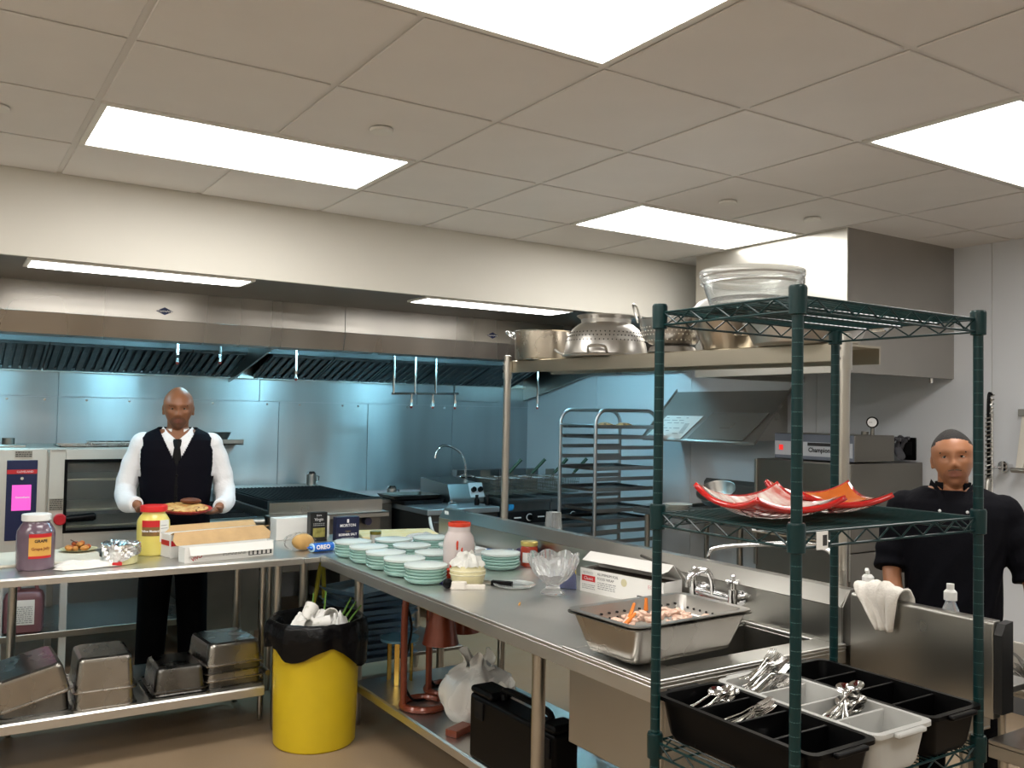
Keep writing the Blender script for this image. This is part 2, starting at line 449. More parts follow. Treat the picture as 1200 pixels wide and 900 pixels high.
for i, (x, z) in enumerate(((.688, 1.90), (2.96, 1.72), (-.194, 1.985), (.108, 2.0))):
    pipes(['single short drop nozzle where the two hoods meet', 'single long drop nozzle near the cyan wall corner',
           'short nozzle under the hood nearer the oven', 'short nozzle under the hood between oven and griddle'][i],
          [[(x, 4, 2.25), (x, 4, z)]], [(x, 4, z - .03)], (x, 4, 2.25))

# ================================================================== COOKING LINE
BLUEBLK = mat('oven_panel_blue', (.012, .016, .055), .25)
OVENW = mat('oven_enamel', (.60, .57, .52), .35, .6, var=.04, vs=4)
def combi_oven():
    t = thing('combi_oven', 'large pale steel combi oven with dark door and pink screen', 'oven', (-.76, 3.3, .62))
    # x -.57 .. .58, y 0 .. .8, z 0 .. .75
    b = MB()
    b.box(-.57, .58, .06, .80, .73, .75).box(-.57, .58, .06, .80, 0, .06).box(-.57, -.30, .02, .80, .06, .73)
    b.box(.545, .58, .06, .80, .06, .73).box(-.30, .545, .76, .80, .06, .73)
    b.box(-.57, -.315, .0, .02, .02, .745)
    b.build('body', OVENW, t, bevel=.004)
    MB().box(-.30, .545, .74, .758, .062, .728).build('cavity', mat('oven_cavity', (.16, .16, .14), .4, .7), t, smooth=False)
    d = MB()
    d.box(-.305, -.215, -.01, .03, .02, .745).box(.50, .58, -.01, .03, .02, .745).box(-.215, .50, -.01, .03, .675, .745).box(-.215, .50, -.01, .03, .02, .245)
    door = d.build('door', OVENW, t, bevel=.004)
    MB().box(-.215, .50, .004, .010, .245, .675).build('window', mat('smoked_glass', (.88, .88, .84), .03, trans=.95, ior=1.2), door, smooth=False)
    g = MB()
    g.box(-.222, -.205, -.013, -.009, .238, .682).box(.49, .507, -.013, -.009, .238, .682).box(-.205, .49, -.013, -.009, .664, .682).box(-.205, .49, -.013, -.009, .238, .256)
    g.build('window_gasket', BLACK, door, smooth=False)
    h = MB()
    h.cyl((-.24, -.05, .325), (-.24, -.012, .325), .035, n=20)
    h.build('handle_hub', mat('handle_red', (.45, .012, .02), .35), door, bevel=.006)
    MB().rings([[Vector((x, -.04 + .018 * math.cos(a), .325 + (x + .24) * .05 + r * math.sin(a))) for a in [2 * PI * k / 12 for k in range(12)]]
                for x, r in ((-.21, .016), (-.19, .022), (-.06, .026), (-.045, .018))]).build('handle', BLACK, door)
    p = MB().box(-.525, -.365, -.006, 0, .21, .68).build('control_panel', BLUEBLK, t, bevel=.002)
    MB().box(-.523, -.367, -.008, -.006, .60, .625).build('red_band', INKR, p, smooth=False)
    text('CLEVELAND', p, (-.43, -.0085, .612), .016, INKW)
    MB().box(-.495, -.395, -.0085, -.006, .385, .535).build('screen', mat('pink_screen', (.2, .02, .1), .3, emit=(.80, .10, .52), es=.75), p, smooth=False)
    text('Convotherm', p, (-.44, -.009, .462), .014, INKW, bold=.0005)
    MB().cyl((-.445, -.010, .573), (-.445, -.006, .573), .009, n=14).build('power_button', CHROME, p)
    lp = MB().box(-.485, -.395, -.004, 0, .695, .735).build('rating_plate', STEEL, t, smooth=False)
    lines(lp, -.482, -.398, .698, .732, 3, -.0047, INK)
    lp = MB().box(-.295, -.22, -.0125, -.010, .728, .742).build('door_plate', STEEL, door, smooth=False)
    lp = MB().box(-.30, -.222, -.0125, -.010, .375, .45).build('notice_plate', STEEL, door, smooth=False)
    lines(lp, -.295, -.227, .38, .446, 6, -.0132, INK)
    for z in (.26, .36, .545):
        MB().box(-.29, .535, .05, .72, z, z + .006).box(-.29, .535, .05, .056, z, z + .014).build('tray', mat('tray_tan', (.52, .50, .38), .4, .4), t, smooth=False)
    MB().cyl((-.50, .35, .75), (-.50, .35, .80), .035, n=16).build('vent_cap', STEEL_D, t)
    MB().box(-.56, -.42, .12, .2, .75, .765).build('vent_plate', STEEL, t, bevel=.003)
    return t
combi_oven()
t = thing('wire_tray', 'shallow steel tray lying on top of the oven', 'tray', (-.72, 3.55, 1.371))
MB().box(-.28, .34, -.15, .18, 0, .004).box(-.28, .34, -.15, -.145, 0, .012).box(-.28, .34, .175, .18, 0, .012).box(-.28, -.275, -.15, .18, 0, .012).box(.335, .34, -.15, .18, 0, .012).build('tray', PANMET, t, smooth=False)
t = thing('steel_pan', 'small folded steel rack on the tray over the oven', 'tray', (-.62, 3.50, 1.376))
r = MB()
for i in range(9): r.tube([(-.2 + .05 * i, -.08, .025), (-.2 + .05 * i, .08, .025)], .003, 6)
r.tube([(-.21, -.09, .025), (.21, -.09, .025), (.21, .09, .025), (-.21, .09, .025)], .004, 6, closed=True)
for x in (-.2, 0, .2):
    for y in (-.088, .088): r.cyl((x, y, 0), (x, y, .026), .0035, n=6)
r.build('rack', CHROME, t)

t = thing('oven_stand', 'steel stand with a low shelf carrying the combi oven', 'stand', (-.76, 3.3, 0))
MB().box(-.57, .58, .02, .80, .595, .618).build('top', STEEL, t, bevel=.003)
MB().box(-.57, .58, .0, .80, .235, .275).build('shelf', STEEL, t, bevel=.004)
for x in (-.20, .545):
    for y in (.03, .77): MB().box(x - .02, x + .02, y - .02, y + .02, 0, .594).build('leg', mat('stand_leg', (.62, .62, .60), .4, .5), t, bevel=.003)
for y in (.03, .77): MB().box(-.56, -.52, y - .02, y + .02, 0, .594).build('leg', mat('stand_leg'), t, bevel=.003)

JUGM = mat('jug_purple_liquid', (.20, .085, .095), .3, var=.1, vs=6, trans=.15)
t = thing('liquid_jug', 'squat jug of dark pink liquid on the stand shelf', 'jug', (-1.165, 3.375, .276), rz=-.2)
rs = []
for z, e in ((0, .012), (.012, 0), (.20, 0), (.235, .01), (.25, .03)): rs.append(rrect(-.105 + e, .105 - e, -.07 + e, .07 - e, .03, z, 4))
MB().rings(rs).build('body', JUGM, t)
MB().cyl((-.06, 0, .25), (-.06, 0, .285), .026, n=16).build('cap', WHITEP, t)
MB().tube(smoothpath([(-.03, 0, .245), (-.02, 0, .29), (.05, 0, .29), (.07, 0, .245)], 5), .011, 8).build('handle', JUGM, t)
l = MB().box(-.06, .065, -.0725, -.0705, .055, .20).build('paper_label', PAPER, t, smooth=False)
MB().box(-.056, -.028, -.0735, -.0728, .17, .195).build('red_mark', INKR, l, smooth=False)
lines(l, -.05, .055, .062, .165, 9, -.0735, INKG)

# burner range
t = thing('burner_range', 'low black burner range with steel front rail beside the oven', 'range', (.05, 3.33, 0))
MB().box(-.21, .20, .05, 1.4, .12, .86).build('body', STEEL_D, t, bevel=.004)
MB().box(-.21, .20, 0, .06, .62, .80).build('control_panel', STEEL, t, bevel=.004)
MB().cyl((-.21, .0, .86), (.20, .0, .86), .038, n=18).build('front_rail', STEEL, t)
for k in range(4):
    y0 = .12 + k * .3
    g = MB()
    for i in range(5): g.box(-.19, .19, y0 + .05 * i, y0 + .05 * i + .014, .865, .89)
    g.box(-.19, -.175, y0, y0 + .215, .862, .888).box(.175, .19, y0, y0 + .215, .862, .888)
    g.build('grate', BLACKM, t, smooth=False)
for x in (-.1, .08): MB().cyl((x, -.03, .72), (x, 0, .72), .022, n=14).build('knob', BLACK, t)
for x in (-.18, .17):
    for y in (.1, 1.35): MB().cyl((x, y, 0), (x, y, .12), .02, n=10).build('leg', STEEL, t)

# charbroiler / griddle
t = thing('griddle', 'wide flat griddle with black top and bright steel front', 'griddle', (.71, 3.3, 0))
MB().box(-.42, .42, .06, 1.50, .50, .93).build('body', STEEL_D, t, bevel=.004)
MB().prism([(0.03, .905), (.03, .985), (.07, .998), (.07, .90)], 'x', -.42, .42).build('front_panel', STEEL, t, smooth=False)
MB().box(-.44, .44, -.05, .06, .89, .903).box(-.44, .44, -.05, -.042, .865, .903).build('front_rail', STEEL, t, bevel=.003)
MB().box(-.40, .40, .09, 1.20, .925, .985).build('cooking_plate', BLACKM, t, bevel=.003)
g = MB()
for i in range(26): g.box(-.385 + .03 * i, -.373 + .03 * i, .10, 1.18, .985, .996)
o = g.build('grate', BLACKM, t, smooth=False); o['kind'] = 'stuff'
MB().box(-.42, .42, 1.20, 1.5, .93, .99).build('rear_ledge', STEEL, t, bevel=.003)
for x in (-.30, -.1, .1, .30): MB().cyl((x, 0, .83), (x, .06, .83), .028, n=16).build('knob', mat('knob_blue', (.03, .03, .07), .3), t)
for x in (-.38, .38):
    for y in (.1, 1.45): MB().cyl((x, y, 0), (x, y, .5), .025, n=10).build('leg', STEEL, t)
for i, (x, y, z) in enumerate(((1.07, 4.64, .991), (1.76, 4.50, .861))):
    t = thing('steel_shaker', ['small steel shaker on the rear ledge of the griddle', 'small steel shaker standing behind the flat black pan'][i], 'shaker', (x, y, z))
    MB().lathe([(.04, 0), (.042, .01), (.042, .085), (.038, .09)], 18).build('body', POTMET, t)
    MB().lathe([(.043, .088), (.043, .10), (.03, .115), (0, .118)], 18).build('lid', CHROME, t)
    MB().tube([(.04, 0, .075), (.07, 0, .07), (.068, 0, .035), (.04, 0, .025)], .005, 6).build('handle', CHROME, t)

# refrigerated base with pale steel top
t = thing('chef_base', 'low refrigerated base with pale blue steel top and drawers', 'counter', (1.98, 3.55, 0))
MB().box(-.34, .30, .02, 1.22, .12, .815).build('body', mat('base_dark', (.10, .10, .10), .35, .9), t, bevel=.004)
MB().box(-.36, .31, 0, 1.25, .815, .86).build('top', mat('base_top', (.50, .56, .60), .34, .9, var=.05, vs=4), t, bevel=.005)
for z in (.16, .48):
    d = MB().box(-.30, .27, .0, .02, z, z + .28).build('drawer', mat('drawer_steel', (.16, .16, .155), .35, 1), t, bevel=.004)
    MB().box(-.24, .20, -.02, 0, z + .225, z + .25).build('handle', BLACK, d, bevel=.004)
MB().tube(smoothpath([(-.33, .02, .80), (-.33, -.04, .7), (-.25, -.06, .6), (-.1, -.06, .57)], 6), .012, 8).build('drain_hose', WHITEP, t)
for x in (-.3, .26):
    for y in (.06, 1.18): MB().cyl((x, y, 0), (x, y, .12), .022, n=10).build('leg', STEEL, t)
t = thing('rear_counter', 'plain steel filler counter between griddle and wall', 'counter', (1.40, 4.15, 0))
MB().box(-.25, .20, 0, .74, .10, .86).build('body', STEEL_D, t, bevel=.004)
MB().box(-.25, .20, -.01, .76, .86, .89).build('top', STEEL, t, bevel=.004)
t = thing('flat_pan', 'flat black baking pan lying on the pale blue counter top', 'pan', (1.785, 4.12, .861), rz=.04)
MB().rings([rrect(-.19, .19, -.17, .17, .03, 0), rrect(-.21, .21, -.19, .19, .03, .035), rrect(-.20, .20, -.18, .18, .03, .035), rrect(-.185, .185, -.165, .165, .03, .006)]).build('pan', BLACKM, t)
t = thing('flat_pan', 'flat dark pan propped on the pan behind it beside the heater', 'pan', (1.775, 4.20, .897), rz=.02)
MB().rings([rrect(-.2, .2, -.16, .16, .03, 0), rrect(-.22, .22, -.18, .18, .03, .03), rrect(-.21, .21, -.17, .17, .03, .03), rrect(-.195, .195, -.155, .155, .03, .006)]).build('pan', STEEL_D, t)
t = thing('brass_fitting', 'small chrome fitting lying on the pale blue counter', 'fitting', (1.93, 3.72, .861))
MB().cyl((-.04, 0, .018), (.04, 0, .018), .018, n=10).cyl((0, 0, .0), (0, 0, .05), .012, n=10).build('fitting', CHROME, t)
for i, (x, y) in enumerate(((2.17, 3.72), (2.25, 3.68))):
    t = thing('dark_bottle', ['small black bottle on the pale counter, nearer the fitting', 'small black bottle on the pale counter, nearer the fryer'][i], 'bottle', (x, y, .861))
    MB().lathe([(.020, 0), (.022, .01), (.022, .045), (.013, .06), (.012, .07)], 14).build('body', BLACK, t)
    MB().cyl((0, 0, .07), (0, 0, .085), .014, n=12).build('cap', BLACKM, t)

# countertop unit with two knobs, with filler tap behind
t = thing('countertop_heater', 'wedge shaped steel heater with two black knobs on front', 'heater', (2.27, 4.02, .861))
MB().prism([(-.13, 0), (-.13, .05), (-.08, .16), (.42, .19), (.42, 0)], 'x', -.26, .07).build('body', mat('heater_steel', (.22, .25, .26), .35, 1), t, bevel=.004)
fp = MB().prism([(-.135, .045), (-.135, .052), (-.085, .166), (-.075, .166), (-.075, .16)], 'x', -.06, .075).build('control_panel', mat('heater_panel', (.6, .63, .66), .35, .7), t, smooth=False)
for x in (-.025, .04): MB().cyl((x, -.135, .118), (x, -.105, .105), .022, n=16).build('knob', BLACK, t)
for x in (-.2, .04):
    for y in (-.08, .36): MB().cyl((x, y, -.0), (x, y, .012), .015, n=8).build('foot', BLACK, t)
t = thing('filler_tap', 'chrome gooseneck filler tap rising behind the wedge heater', 'tap', (2.42, 4.35, .90))
MB().cyl((0, 0, 0), (0, 0, .18), .018, n=14).cyl((-.05, 0, .15), (.06, 0, .15), .017, n=12).build('base', CHROME, t)
MB().tube(smoothpath([(0, 0, .18), (-.005, 0, .27), (-.05, 0, .36), (-.16, -.01, .42), (-.25, -.02, .43), (-.31, -.03, .39), (-.33, -.03, .32)], 7), .012, 10).build('spout', CHROME, t)
for x in (-.06, .07): MB().box(x - .008, x + .008, -.03, .03, .143, .157).build('handle', CHROME, t, bevel=.003)

# fryers and baskets
FRY = mat('fryer_steel', (.20, .22, .23), .32, 1, var=.15, vs=6)
def fryer(label, x0, x1):
    t = thing('deep_fryer', label, 'fryer', ((x0 + x1) / 2, 3.62, 0)); w_ = (x1 - x0) / 2 - .003
    MB().box(-w_, w_, .02, .95, .12, .87).build('body', FRY, t, bevel=.004)
    rim = MB().box(-w_, w_, 0, .14, .87, .90).box(-w_, w_, .72, .95, .87, .90).box(-w_, -w_ + .05, .14, .72, .87, .90).box(w_ - .05, w_, .14, .72, .87, .90)
    rim.build('top', FRY, t, bevel=.003)
    MB().box(-w_ + .05, w_ - .05, .14, .72, .871, .876).build('oil', mat('fry_oil', (.02, .012, .004), .08), t, smooth=False)
    MB().box(-w_, w_, .86, .95, .90, 1.10).build('flue', FRY, t, bevel=.003)
    cp = MB().box(-w_ + .02, w_ - .02, -.008, .02, .70, .80).build('control_panel', BLACKM, t, bevel=.003)
    MB().cyl((0, -.03, .75), (0, -.008, .75), .025, n=18).build('knob', BLACK, cp, bevel=.003)
    MB().lathe([(.032, 0), (.032, .002), (.029, .002)], 20, M=Matrix.Rotation(PI / 2, 3, 'X'), c=(0, -.0085, .75)).build('dial_ring', INKW, cp)
    for x in (-.12, .12): MB().box(x - .035, x + .035, -.0095, -.008, .745, .755).build('dial_mark', INKW, cp, smooth=False)
    MB().box(-w_ + .01, w_ - .01, .0, .02, .15, .68).build('door', FRY, t, bevel=.004)
    for x in (-w_ + .04, w_ - .04):
        for y in (.06, .9): MB().cyl((x, y, 0), (x, y, .12), .022, n=10).build('leg', STEEL, t)
    return t
f1 = fryer('deep fryer with round dial and blue sticker on its front', 2.40, 2.86)
MB().box(-.20, -.155, -.002, .0, .825, .862).build('sticker', mat('sticker_blue', (.02, .25, .55), .5), f1, smooth=False)
MB().box(-.20, -.155, .018, .0195, .81, .865).build('sticker', mat('sticker_blue'), f1, smooth=False)
fryer('deep fryer nearest the cyan wall corner', 2.865, 3.32)
WIRE = mat('basket_wire', (.25, .25, .22), .35, 1)
bk = thing('fry_basket', 'wire fry basket, first of four from the filler tap', 'basket', (2.49, 3.95, .93), group=None)
# mesh of wires: one part; rim and handle apart
wz = MB()
for i in range(9):
    x = -.09 + .0225 * i; wz.tube([(x, -.16, .13), (x * .9, -.15, .0), (x * .9, .15, .0), (x, .16, .13)], .0022, 4)
for i in range(13):
    y = -.15 + .025 * i; wz.tube([(-.095, y, .13), (-.085, y, .0), (.085, y, .0), (.095, y, .13)], .0022, 4)
for z in (.03, .06, .09): wz.tube([(-.093, -.157, z), (.093, -.157, z), (.093, .157, z), (-.093, .157, z)], .0022, 4, closed=True)
o = wz.build('wire_mesh', WIRE, bk); o['kind'] = 'stuff'
MB().tube([(-.098, -.165, .132), (.098, -.165, .132), (.098, .165, .132), (-.098, .165, .132)], .005, 6, closed=True).build('rim', CHROME, bk)
MB().tube([(-.012, -.165, .132), (.0, -.18, .17), (.06, -.215, .25), (.015, -.18, .17), (.012, -.165, .132)], .006, 6).build('handle_frame', WIRE, bk)
MB().cyl((.01, -.19, .18), (.11, -.245, .305), .013, .015, n=10).build('handle_grip', mat('grip_green', (.02, .06, .035), .4), bk)
MB().box(-.05, .05, .165, .175, .08, .19).build('hanger', WIRE, bk, bevel=.003)
for i, (x, l) in enumerate(((2.74, 'wire fry basket, second of four from the filler tap'), (2.98, 'wire fry basket, third of four from the filler tap'), (3.20, 'wire fry basket beside the cyan wall, last of four'))):
    dup(bk, (x, 3.95, .93), 0, l)
# small wall shelf behind the man in the vest
t = thing('wall_shelf', 'little steel wall shelf just behind the shoulder of the man in the vest', 'shelf', (.375, 4.915, 1.33))
MB().box(-.16, .14, -.18, 0, 0, .012).box(-.16, .14, -.18, -.17, 0, .045).build('shelf_board', STEEL, t, bevel=.002)
MB().prism([(0, 0), (-.15, 0), (0, -.1)], 'x', -.01, 0).build('bracket', STEEL, t, smooth=False)
t = thing('steel_bowl', 'small steel bowl on the little wall shelf', 'bowl', (.345, 4.82, 1.3425))
MB().lathe([(.03, 0), (.05, .03), (.08, .09), (.085, .09), (.055, .028), (0, .004)], 20).build('bowl', POTMET, t)

# ================================================================== PREP TABLES
TZ = .88
TOPM = mat('table_top_steel', (.64, .63, .60), .34, 1, var=.05, vs=2.5, rv=.02, detail=2)
LEGM = mat('leg_tube_steel', (.46, .44, .40), .28, 1)
def leg(t, x, y, z0, z1, r=.020):
    m = MB().cyl((x, y, z0 + .03), (x, y, z1), r, n=16).cyl((x, y, z0), (x, y, z0 + .03), r * .75, r, n=12)
    return m.build('leg', LEGM, t)
t = thing('prep_table', 'long steel prep table with jars on top and pans on its undershelf', 'table', (-1.3, 1.68, 0))
MB().prism([(0, .845), (0, .872), (.008, .88), (.75, .88), (.75, .85), (.74, .85), (.74, .872), (.012, .872), (.012, .845)], 'x', -1.25, 1.24).build('top', TOPM, t, smooth=False)
MB().box(-1.25, 1.24, .03, .70, .845, .870).build('underframe', STEEL_D, t, smooth=False)
MB().prism([(.015, .215), (.015, .252), (.022, .26), (.70, .26), (.70, .23), (.69, .23), (.69, .252), (.027, .252), (.027, .215)], 'x', -1.22, 1.06).build('undershelf', TOPM, t, smooth=False)
for x in (-1.15, 0.0, 1.10):
    for y in (.09, .66):
        if x == 0.0 and y < .3: continue
        leg(t, x + (.05 if y < .3 and x > 1 else 0), y + (.035 if y < .3 and x > 1 else 0), 0, .845)
leg(t, 1.13, .3, 0, .845, .016)
MB().cyl((1.10, .09, .30), (1.10, .66, .30), .014, n=10).build('cross_rail', LEGM, t)

t = thing('filler_table', 'steel link table in the corner between prep table and sink table', 'table', (.03, 1.90, 0))
MB().box(-.07, .38, -.17, .62, .838, .866).box(.38, 1.0, .10, .62, .838, .866).build('top', TOPM, t, bevel=.004)
leg(t, -.01, .0, 0, .838); leg(t, .95, .55, 0, .838); leg(t, -.01, .55, 0, .838)
MB().box(.13, .98, .0, .58, .235, .255).build('undershelf', STEEL_D, t, bevel=.003)

# sink table with backsplash: x 0.04 .. 0.95, y -0.82 .. 2.02
t = thing('sink_table', 'long steel sink table running toward the camera with tall backsplash', 'sink table', (.5, .6, 0))
ox, oy = -.5, -.6
X0, X1, Y0, Y1 = .045 + ox, .88 + ox, -.82 + oy, 1.72 + oy
bx0, bx1, by0, by1 = .20 + ox, .86 + ox, -.70 + oy, -.40 + oy      # basin opening
s = MB()
s.box(X0, X1, by1, Y1, .868, .88).box(X0, bx0, Y0, by1, .868, .88).box(bx0, X1, Y0, by0, .868, .88).box(bx1, X1, by0, by1, .868, .88)
s.box(X0, X0 + .012, Y0, Y1, .822, .868).box(X0 + .012, X1, Y1 - .012, Y1, .822, .868)  .box(X0 + .012, X1, Y0, Y0 + .012, .825, .868)
s.build('top', TOPM, t, bevel=.003)
s = MB()
s.box(X0, X0 + .018, Y0, by1 + .02, .88, .888).box(X0 + .018, X1, Y0, Y0 + .018, .88, .888)
s.build('sink_rim', TOPM, t, bevel=.003)
bs = MB().prism([(X1, .88), (X1, 1.00), (X1 - .004, 1.004), (X1 + .04, 1.055), (X1 + .085, 1.055), (X1 + .085, .80), (X1 + .075, .80), (X1 + .075, 1.045), (X1 + .042, 1.045), (X1 + .010, 1.0), (X1 + .010, .88)], 'y', Y0 + .02, 1.99 + oy)
bs.build('backsplash', STEEL, t, smooth=False)
MB().prism([(X1, .875), (X1, 1.003), (X1 + .04, 1.056), (X1 + .086, 1.056), (X1 + .086, .875)], 'y', 1.99 + oy, 1.996 + oy).build('splash_end', STEEL_D, t, smooth=False)
MB().prism([(X1, .875), (X1, 1.003), (X1 + .04, 1.056), (X1 + .086, 1.056), (X1 + .086, .875)], 'y', Y0 + .014, Y0 + .02).build('splash_end', STEEL_D, t, smooth=False)
MB().box(X1 - .46, X1 + .08, Y1, 1.98 + oy, .868, .88).build('top_extension', TOPM, t, bevel=.003)
# splash sticker
stk = MB().box(-.022, .022, -.001, 0, -.013, .013).build('sticker', PAPER, t, smooth=False, loc=(X1 + .016, 1.93 + oy, 1.033))
stk.rotation_euler = (R(-0), 0, -PI / 2)
text('A', stk, (0, -.0015, 0), .016, INK)
# basin
zb = .575
k = MB()
k.box(.085 + ox, .10 + ox, -.80 + oy, -.37 + oy, zb, .866).box(.10 + ox, .87 + ox, -.385 + oy, -.37 + oy, zb, .866).box(.10 + ox, .87 + ox, -.80 + oy, -.785 + oy, zb, .866)
k.box(.10 + ox, .87 + ox, -.785 + oy, -.385 + oy, zb, zb + .012).box(.86 + ox, .872 + ox, -.785 + oy, -.385 + oy, zb + .012, .866)
k.box(bx0 - .012, bx0, by0, by1, zb + .012, .867).box(bx0, bx1, by0 - .012, by0, zb + .012, .867).box(bx0, bx1, by1, by1 + .012, zb + .012, .867)
k.build('basin', STEEL, t, bevel=.004)
for y in (-.15, 1.66):
    leg(t, .12 + ox if y < 1 else .235 + ox, y + oy, 0, .868, .024)
    leg(t, .80 + ox, (y if y < 1 else 1.80) + oy, 0, .868, .022)
leg(t, .80 + ox, -.74 + oy, 0, .575, .022); leg(t, .16 + ox, -.74 + oy, 0, .575, .022)
MB().cyl((.5 + ox, -.58 + oy, .30), (.5 + ox, -.58 + oy, zb), .03, n=14).cyl((.5 + ox, -.58 + oy, .30), (.9 + ox, -.58 + oy, .28), .025, n=12).build('drain_pipe', BLACK, t)
MB().prism([(.18 + ox, .21), (.18 + ox, .243), (.188 + ox, .25), (.85 + ox, .25), (.85 + ox, .215), (.84 + ox, .215), (.84 + ox, .242), (.192 + ox, .242), (.192 + ox, .21)], 'y', -.25 + oy, 1.58 + oy).build('undershelf', TOPM, t, smooth=False)
MB().box(.30 + ox, .80 + ox, -.30 + oy, 1.9 + oy, .845, .866).build('underframe', STEEL_D, t, smooth=False)
# faucet on the splash
t = thing('wall_faucet', 'chrome two handle faucet on the backsplash behind the hotel pan', 'faucet', (.876, -.265, .955))
m = MB(); m.cyl((-.035, -.10, 0), (-.035, .10, 0), .015, n=14)
for y in (-.10, .10): m.cyl((0.004, y, 0), (-.045, y, 0), .017, n=14).cyl((-.003, y, 0), (.004, y, 0), .028, n=18).cyl((-.04, y, -.02), (-.04, y, .035), .018, n=14)
m.build('body', CHROME, t)
MB().tube(smoothpath([(-.04, 0, 0), (-.045, 0, .05), (-.06, .01, .085), (-.10, .02, .09), (-.135, .03, .065), (-.14, .03, .03)], 6), .011, 10).build('spout', CHROME, t)
for y in (-.10, .10):
    MB().cyl((-.04, y, .035), (-.04, y, .075), .012, .009, n=12).ball((-.04, y, .08), .011, 10).build('handle_stem', CHROME, t)
    MB().tube([(-.04, y - .03, .062), (-.04, y + .03, .062)], .006, 8).tube([(-.07, y, .062), (-.01, y, .062)], .006, 8).build('handle', CHROME, t)
MB().tube(smoothpath([(-.03, .12, .0), (-.05, .20, .07), (-.04, .35, .08), (-.03, .42, .085)], 6), .006, 6).build('lever', STEEL_D, t)

# second splash, back to back with it, and the scullery counter behind
t = thing('scullery_sink', 'steel scullery counter whose tall splash panel carries a white towel', 'sink table', (1.1, -.7, 0))
MB().prism([(-.215, .78), (-.215, 1.045), (-.208, 1.056), (-.175, 1.056), (-.175, .78)], 'y', -.60, -.13).build('splash_panel', STEEL, t, bevel=.003)
MB().prism([(-.215, .80), (-.215, 1.02), (-.195, 1.05), (-.155, 1.055), (-.155, .80)], 'y', -.625, -.602).build('splash_end', mat('end_cap_dark', (.05, .05, .05), .4, .8), t, smooth=False)
s = MB(); s.box(-.172, -.03, -.62, -.13, .85, .87).box(-.13, -.03, -.13, .80, .85, .87)
s.build('top', TOPM, t, bevel=.003)
s = MB(); s.box(-.02, .30, -.31, .60, .58, .59).box(-.02, -.01, -.31, .60, .59, .87).box(.29, .30, -.31, .60, .59, .87).box(-.01, .29, -.31, -.30, .59, .87).box(-.01, .29, .59, .60, .59, .87)
s.build('basin', STEEL, t, bevel=.003)
for x, z in ((-.105, .849), (.26, .58)):
    for y in (-.28, .57): leg(t, x, y, 0, z)
MB().tube(smoothpath([(-.10, .62, .9), (-.10, .62, 1.06), (-.08, .58, 1.10), (-.02, .38, 1.135), (.02, .22, 1.15), (.04, .14, 1.13), (.04, .12, 1.05)], 6), .009, 10).build('spout', CHROME, t)

# overshelf on posts
t = thing('overshelf', 'high steel overshelf on two posts holding pots above the sink table', 'shelf', (.99, .33, 1.845)); t.rotation_euler = (.010, 0, 0)
MB().prism([(.012, -.006), (.012, .055), (.017, .06), (.285, .06), (.285, -.006), (.277, -.006), (.277, .052), (.020, .052), (.020, -.006)], 'y', -1.0, 1.09).build('shelf_board', mat('overshelf_steel', (.50, .45, .36), .30, 1, var=.06, vs=3, detail=2), t, smooth=False)
for y in (-1.055, 1.11):
    MB().cyl((0, y, -.974 if y < 0 else -1.845), (0, y, .085), .021, n=18).cyl((0, y, .085), (0, y, .09), .021, .012, n=18).build('post', LEGM, t)
    MB().cyl((0, y, -.04), (0, y, .055), .0265, n=18).build('clamp', LEGM, t)
    for z in (-.0, .035): MB().cyl((-.03, y, z), (-.022, y, z), .007, n=8).build('clamp_screw', CHROME, t)
# ================================================================== DISH AREA
t = thing('vapor_hood', 'big boxy steel vapour hood on the wall above the dishwasher', 'hood', (2.97, .92, 1.88))
s = MB(); x0, x1, y0, y1 = -.51, .505, -.57, .57
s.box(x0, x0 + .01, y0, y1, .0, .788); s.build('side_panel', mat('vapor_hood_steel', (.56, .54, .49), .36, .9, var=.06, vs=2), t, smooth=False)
VH = mat('vapor_hood_steel')
MB().box(x0 + .011, x1, y0, y0 + .01, 0, .788).build('front_panel', mat('vapor_hood_steel_shaded', (.40, .38, .35), .36, .9, var=.06, vs=2), t, smooth=False)  # same steel as the side, darkened: shade put into the colour
MB().box(x0 + .011, x1, y1 - .01, y1, 0, .788).build('rear_panel', VH, t, smooth=False)
MB().box(x0 + .012, x1, y0 + .011, y1 - .011, .77, .787).build('top_panel', VH, t, smooth=False)
MB().box(x0 + .01, x0 + .05, y0 + .011, y1 - .011, 0, .03).box(x0 + .05, x1, y0 + .011, y0 + .05, 0, .03).box(x0 + .05, x1, y1 - .05, y1 - .011, 0, .03).build('drip_gutter', STEEL, t, smooth=False)
MB().cyl((.35, y0 + .05, 0), (.35, y0 + .05, -.03), .012, n=10).build('drain_nipple', CHROME, t)

t = thing('dishwasher', 'steel door type dishwasher with blue control strip on its top', 'dishwasher', (3.10, .90, 0))
DW = mat('dishwasher_steel', (.24, .225, .20), .28, .95, var=.05, vs=3)
DWs = mat('dishwasher_side', (.24, .225, .20), .36, .9, var=.06, vs=3)
MB().box(-.34, .36, -.36, .34, .86, 1.37).build('door', DW, t, bevel=.006)
MB().box(-.355, -.34, .325, .345, .70, 1.365).box(-.355, -.34, -.36, -.345, .70, 1.365).build('door_trim', STEEL, t, bevel=.003)
MB().box(-.34, .36, -.36, .34, .30, .855).build('tub', DWs, t, bevel=.004)
MB().tube([(-.36, -.3, .92), (-.41, -.3, .92), (-.41, .3, .92), (-.36, .3, .92)], .013, 8).build('door_handle', CHROME, t)
for x in (-.3, .3):
    for y in (-.3, .3): MB().cyl((x, y, 0), (x, y, .3), .025, n=10).build('leg', STEEL, t)
cb = MB().box(-.28, .10, -.34, .235, 1.375, 1.535).build('control_box', DW, t, bevel=.005)
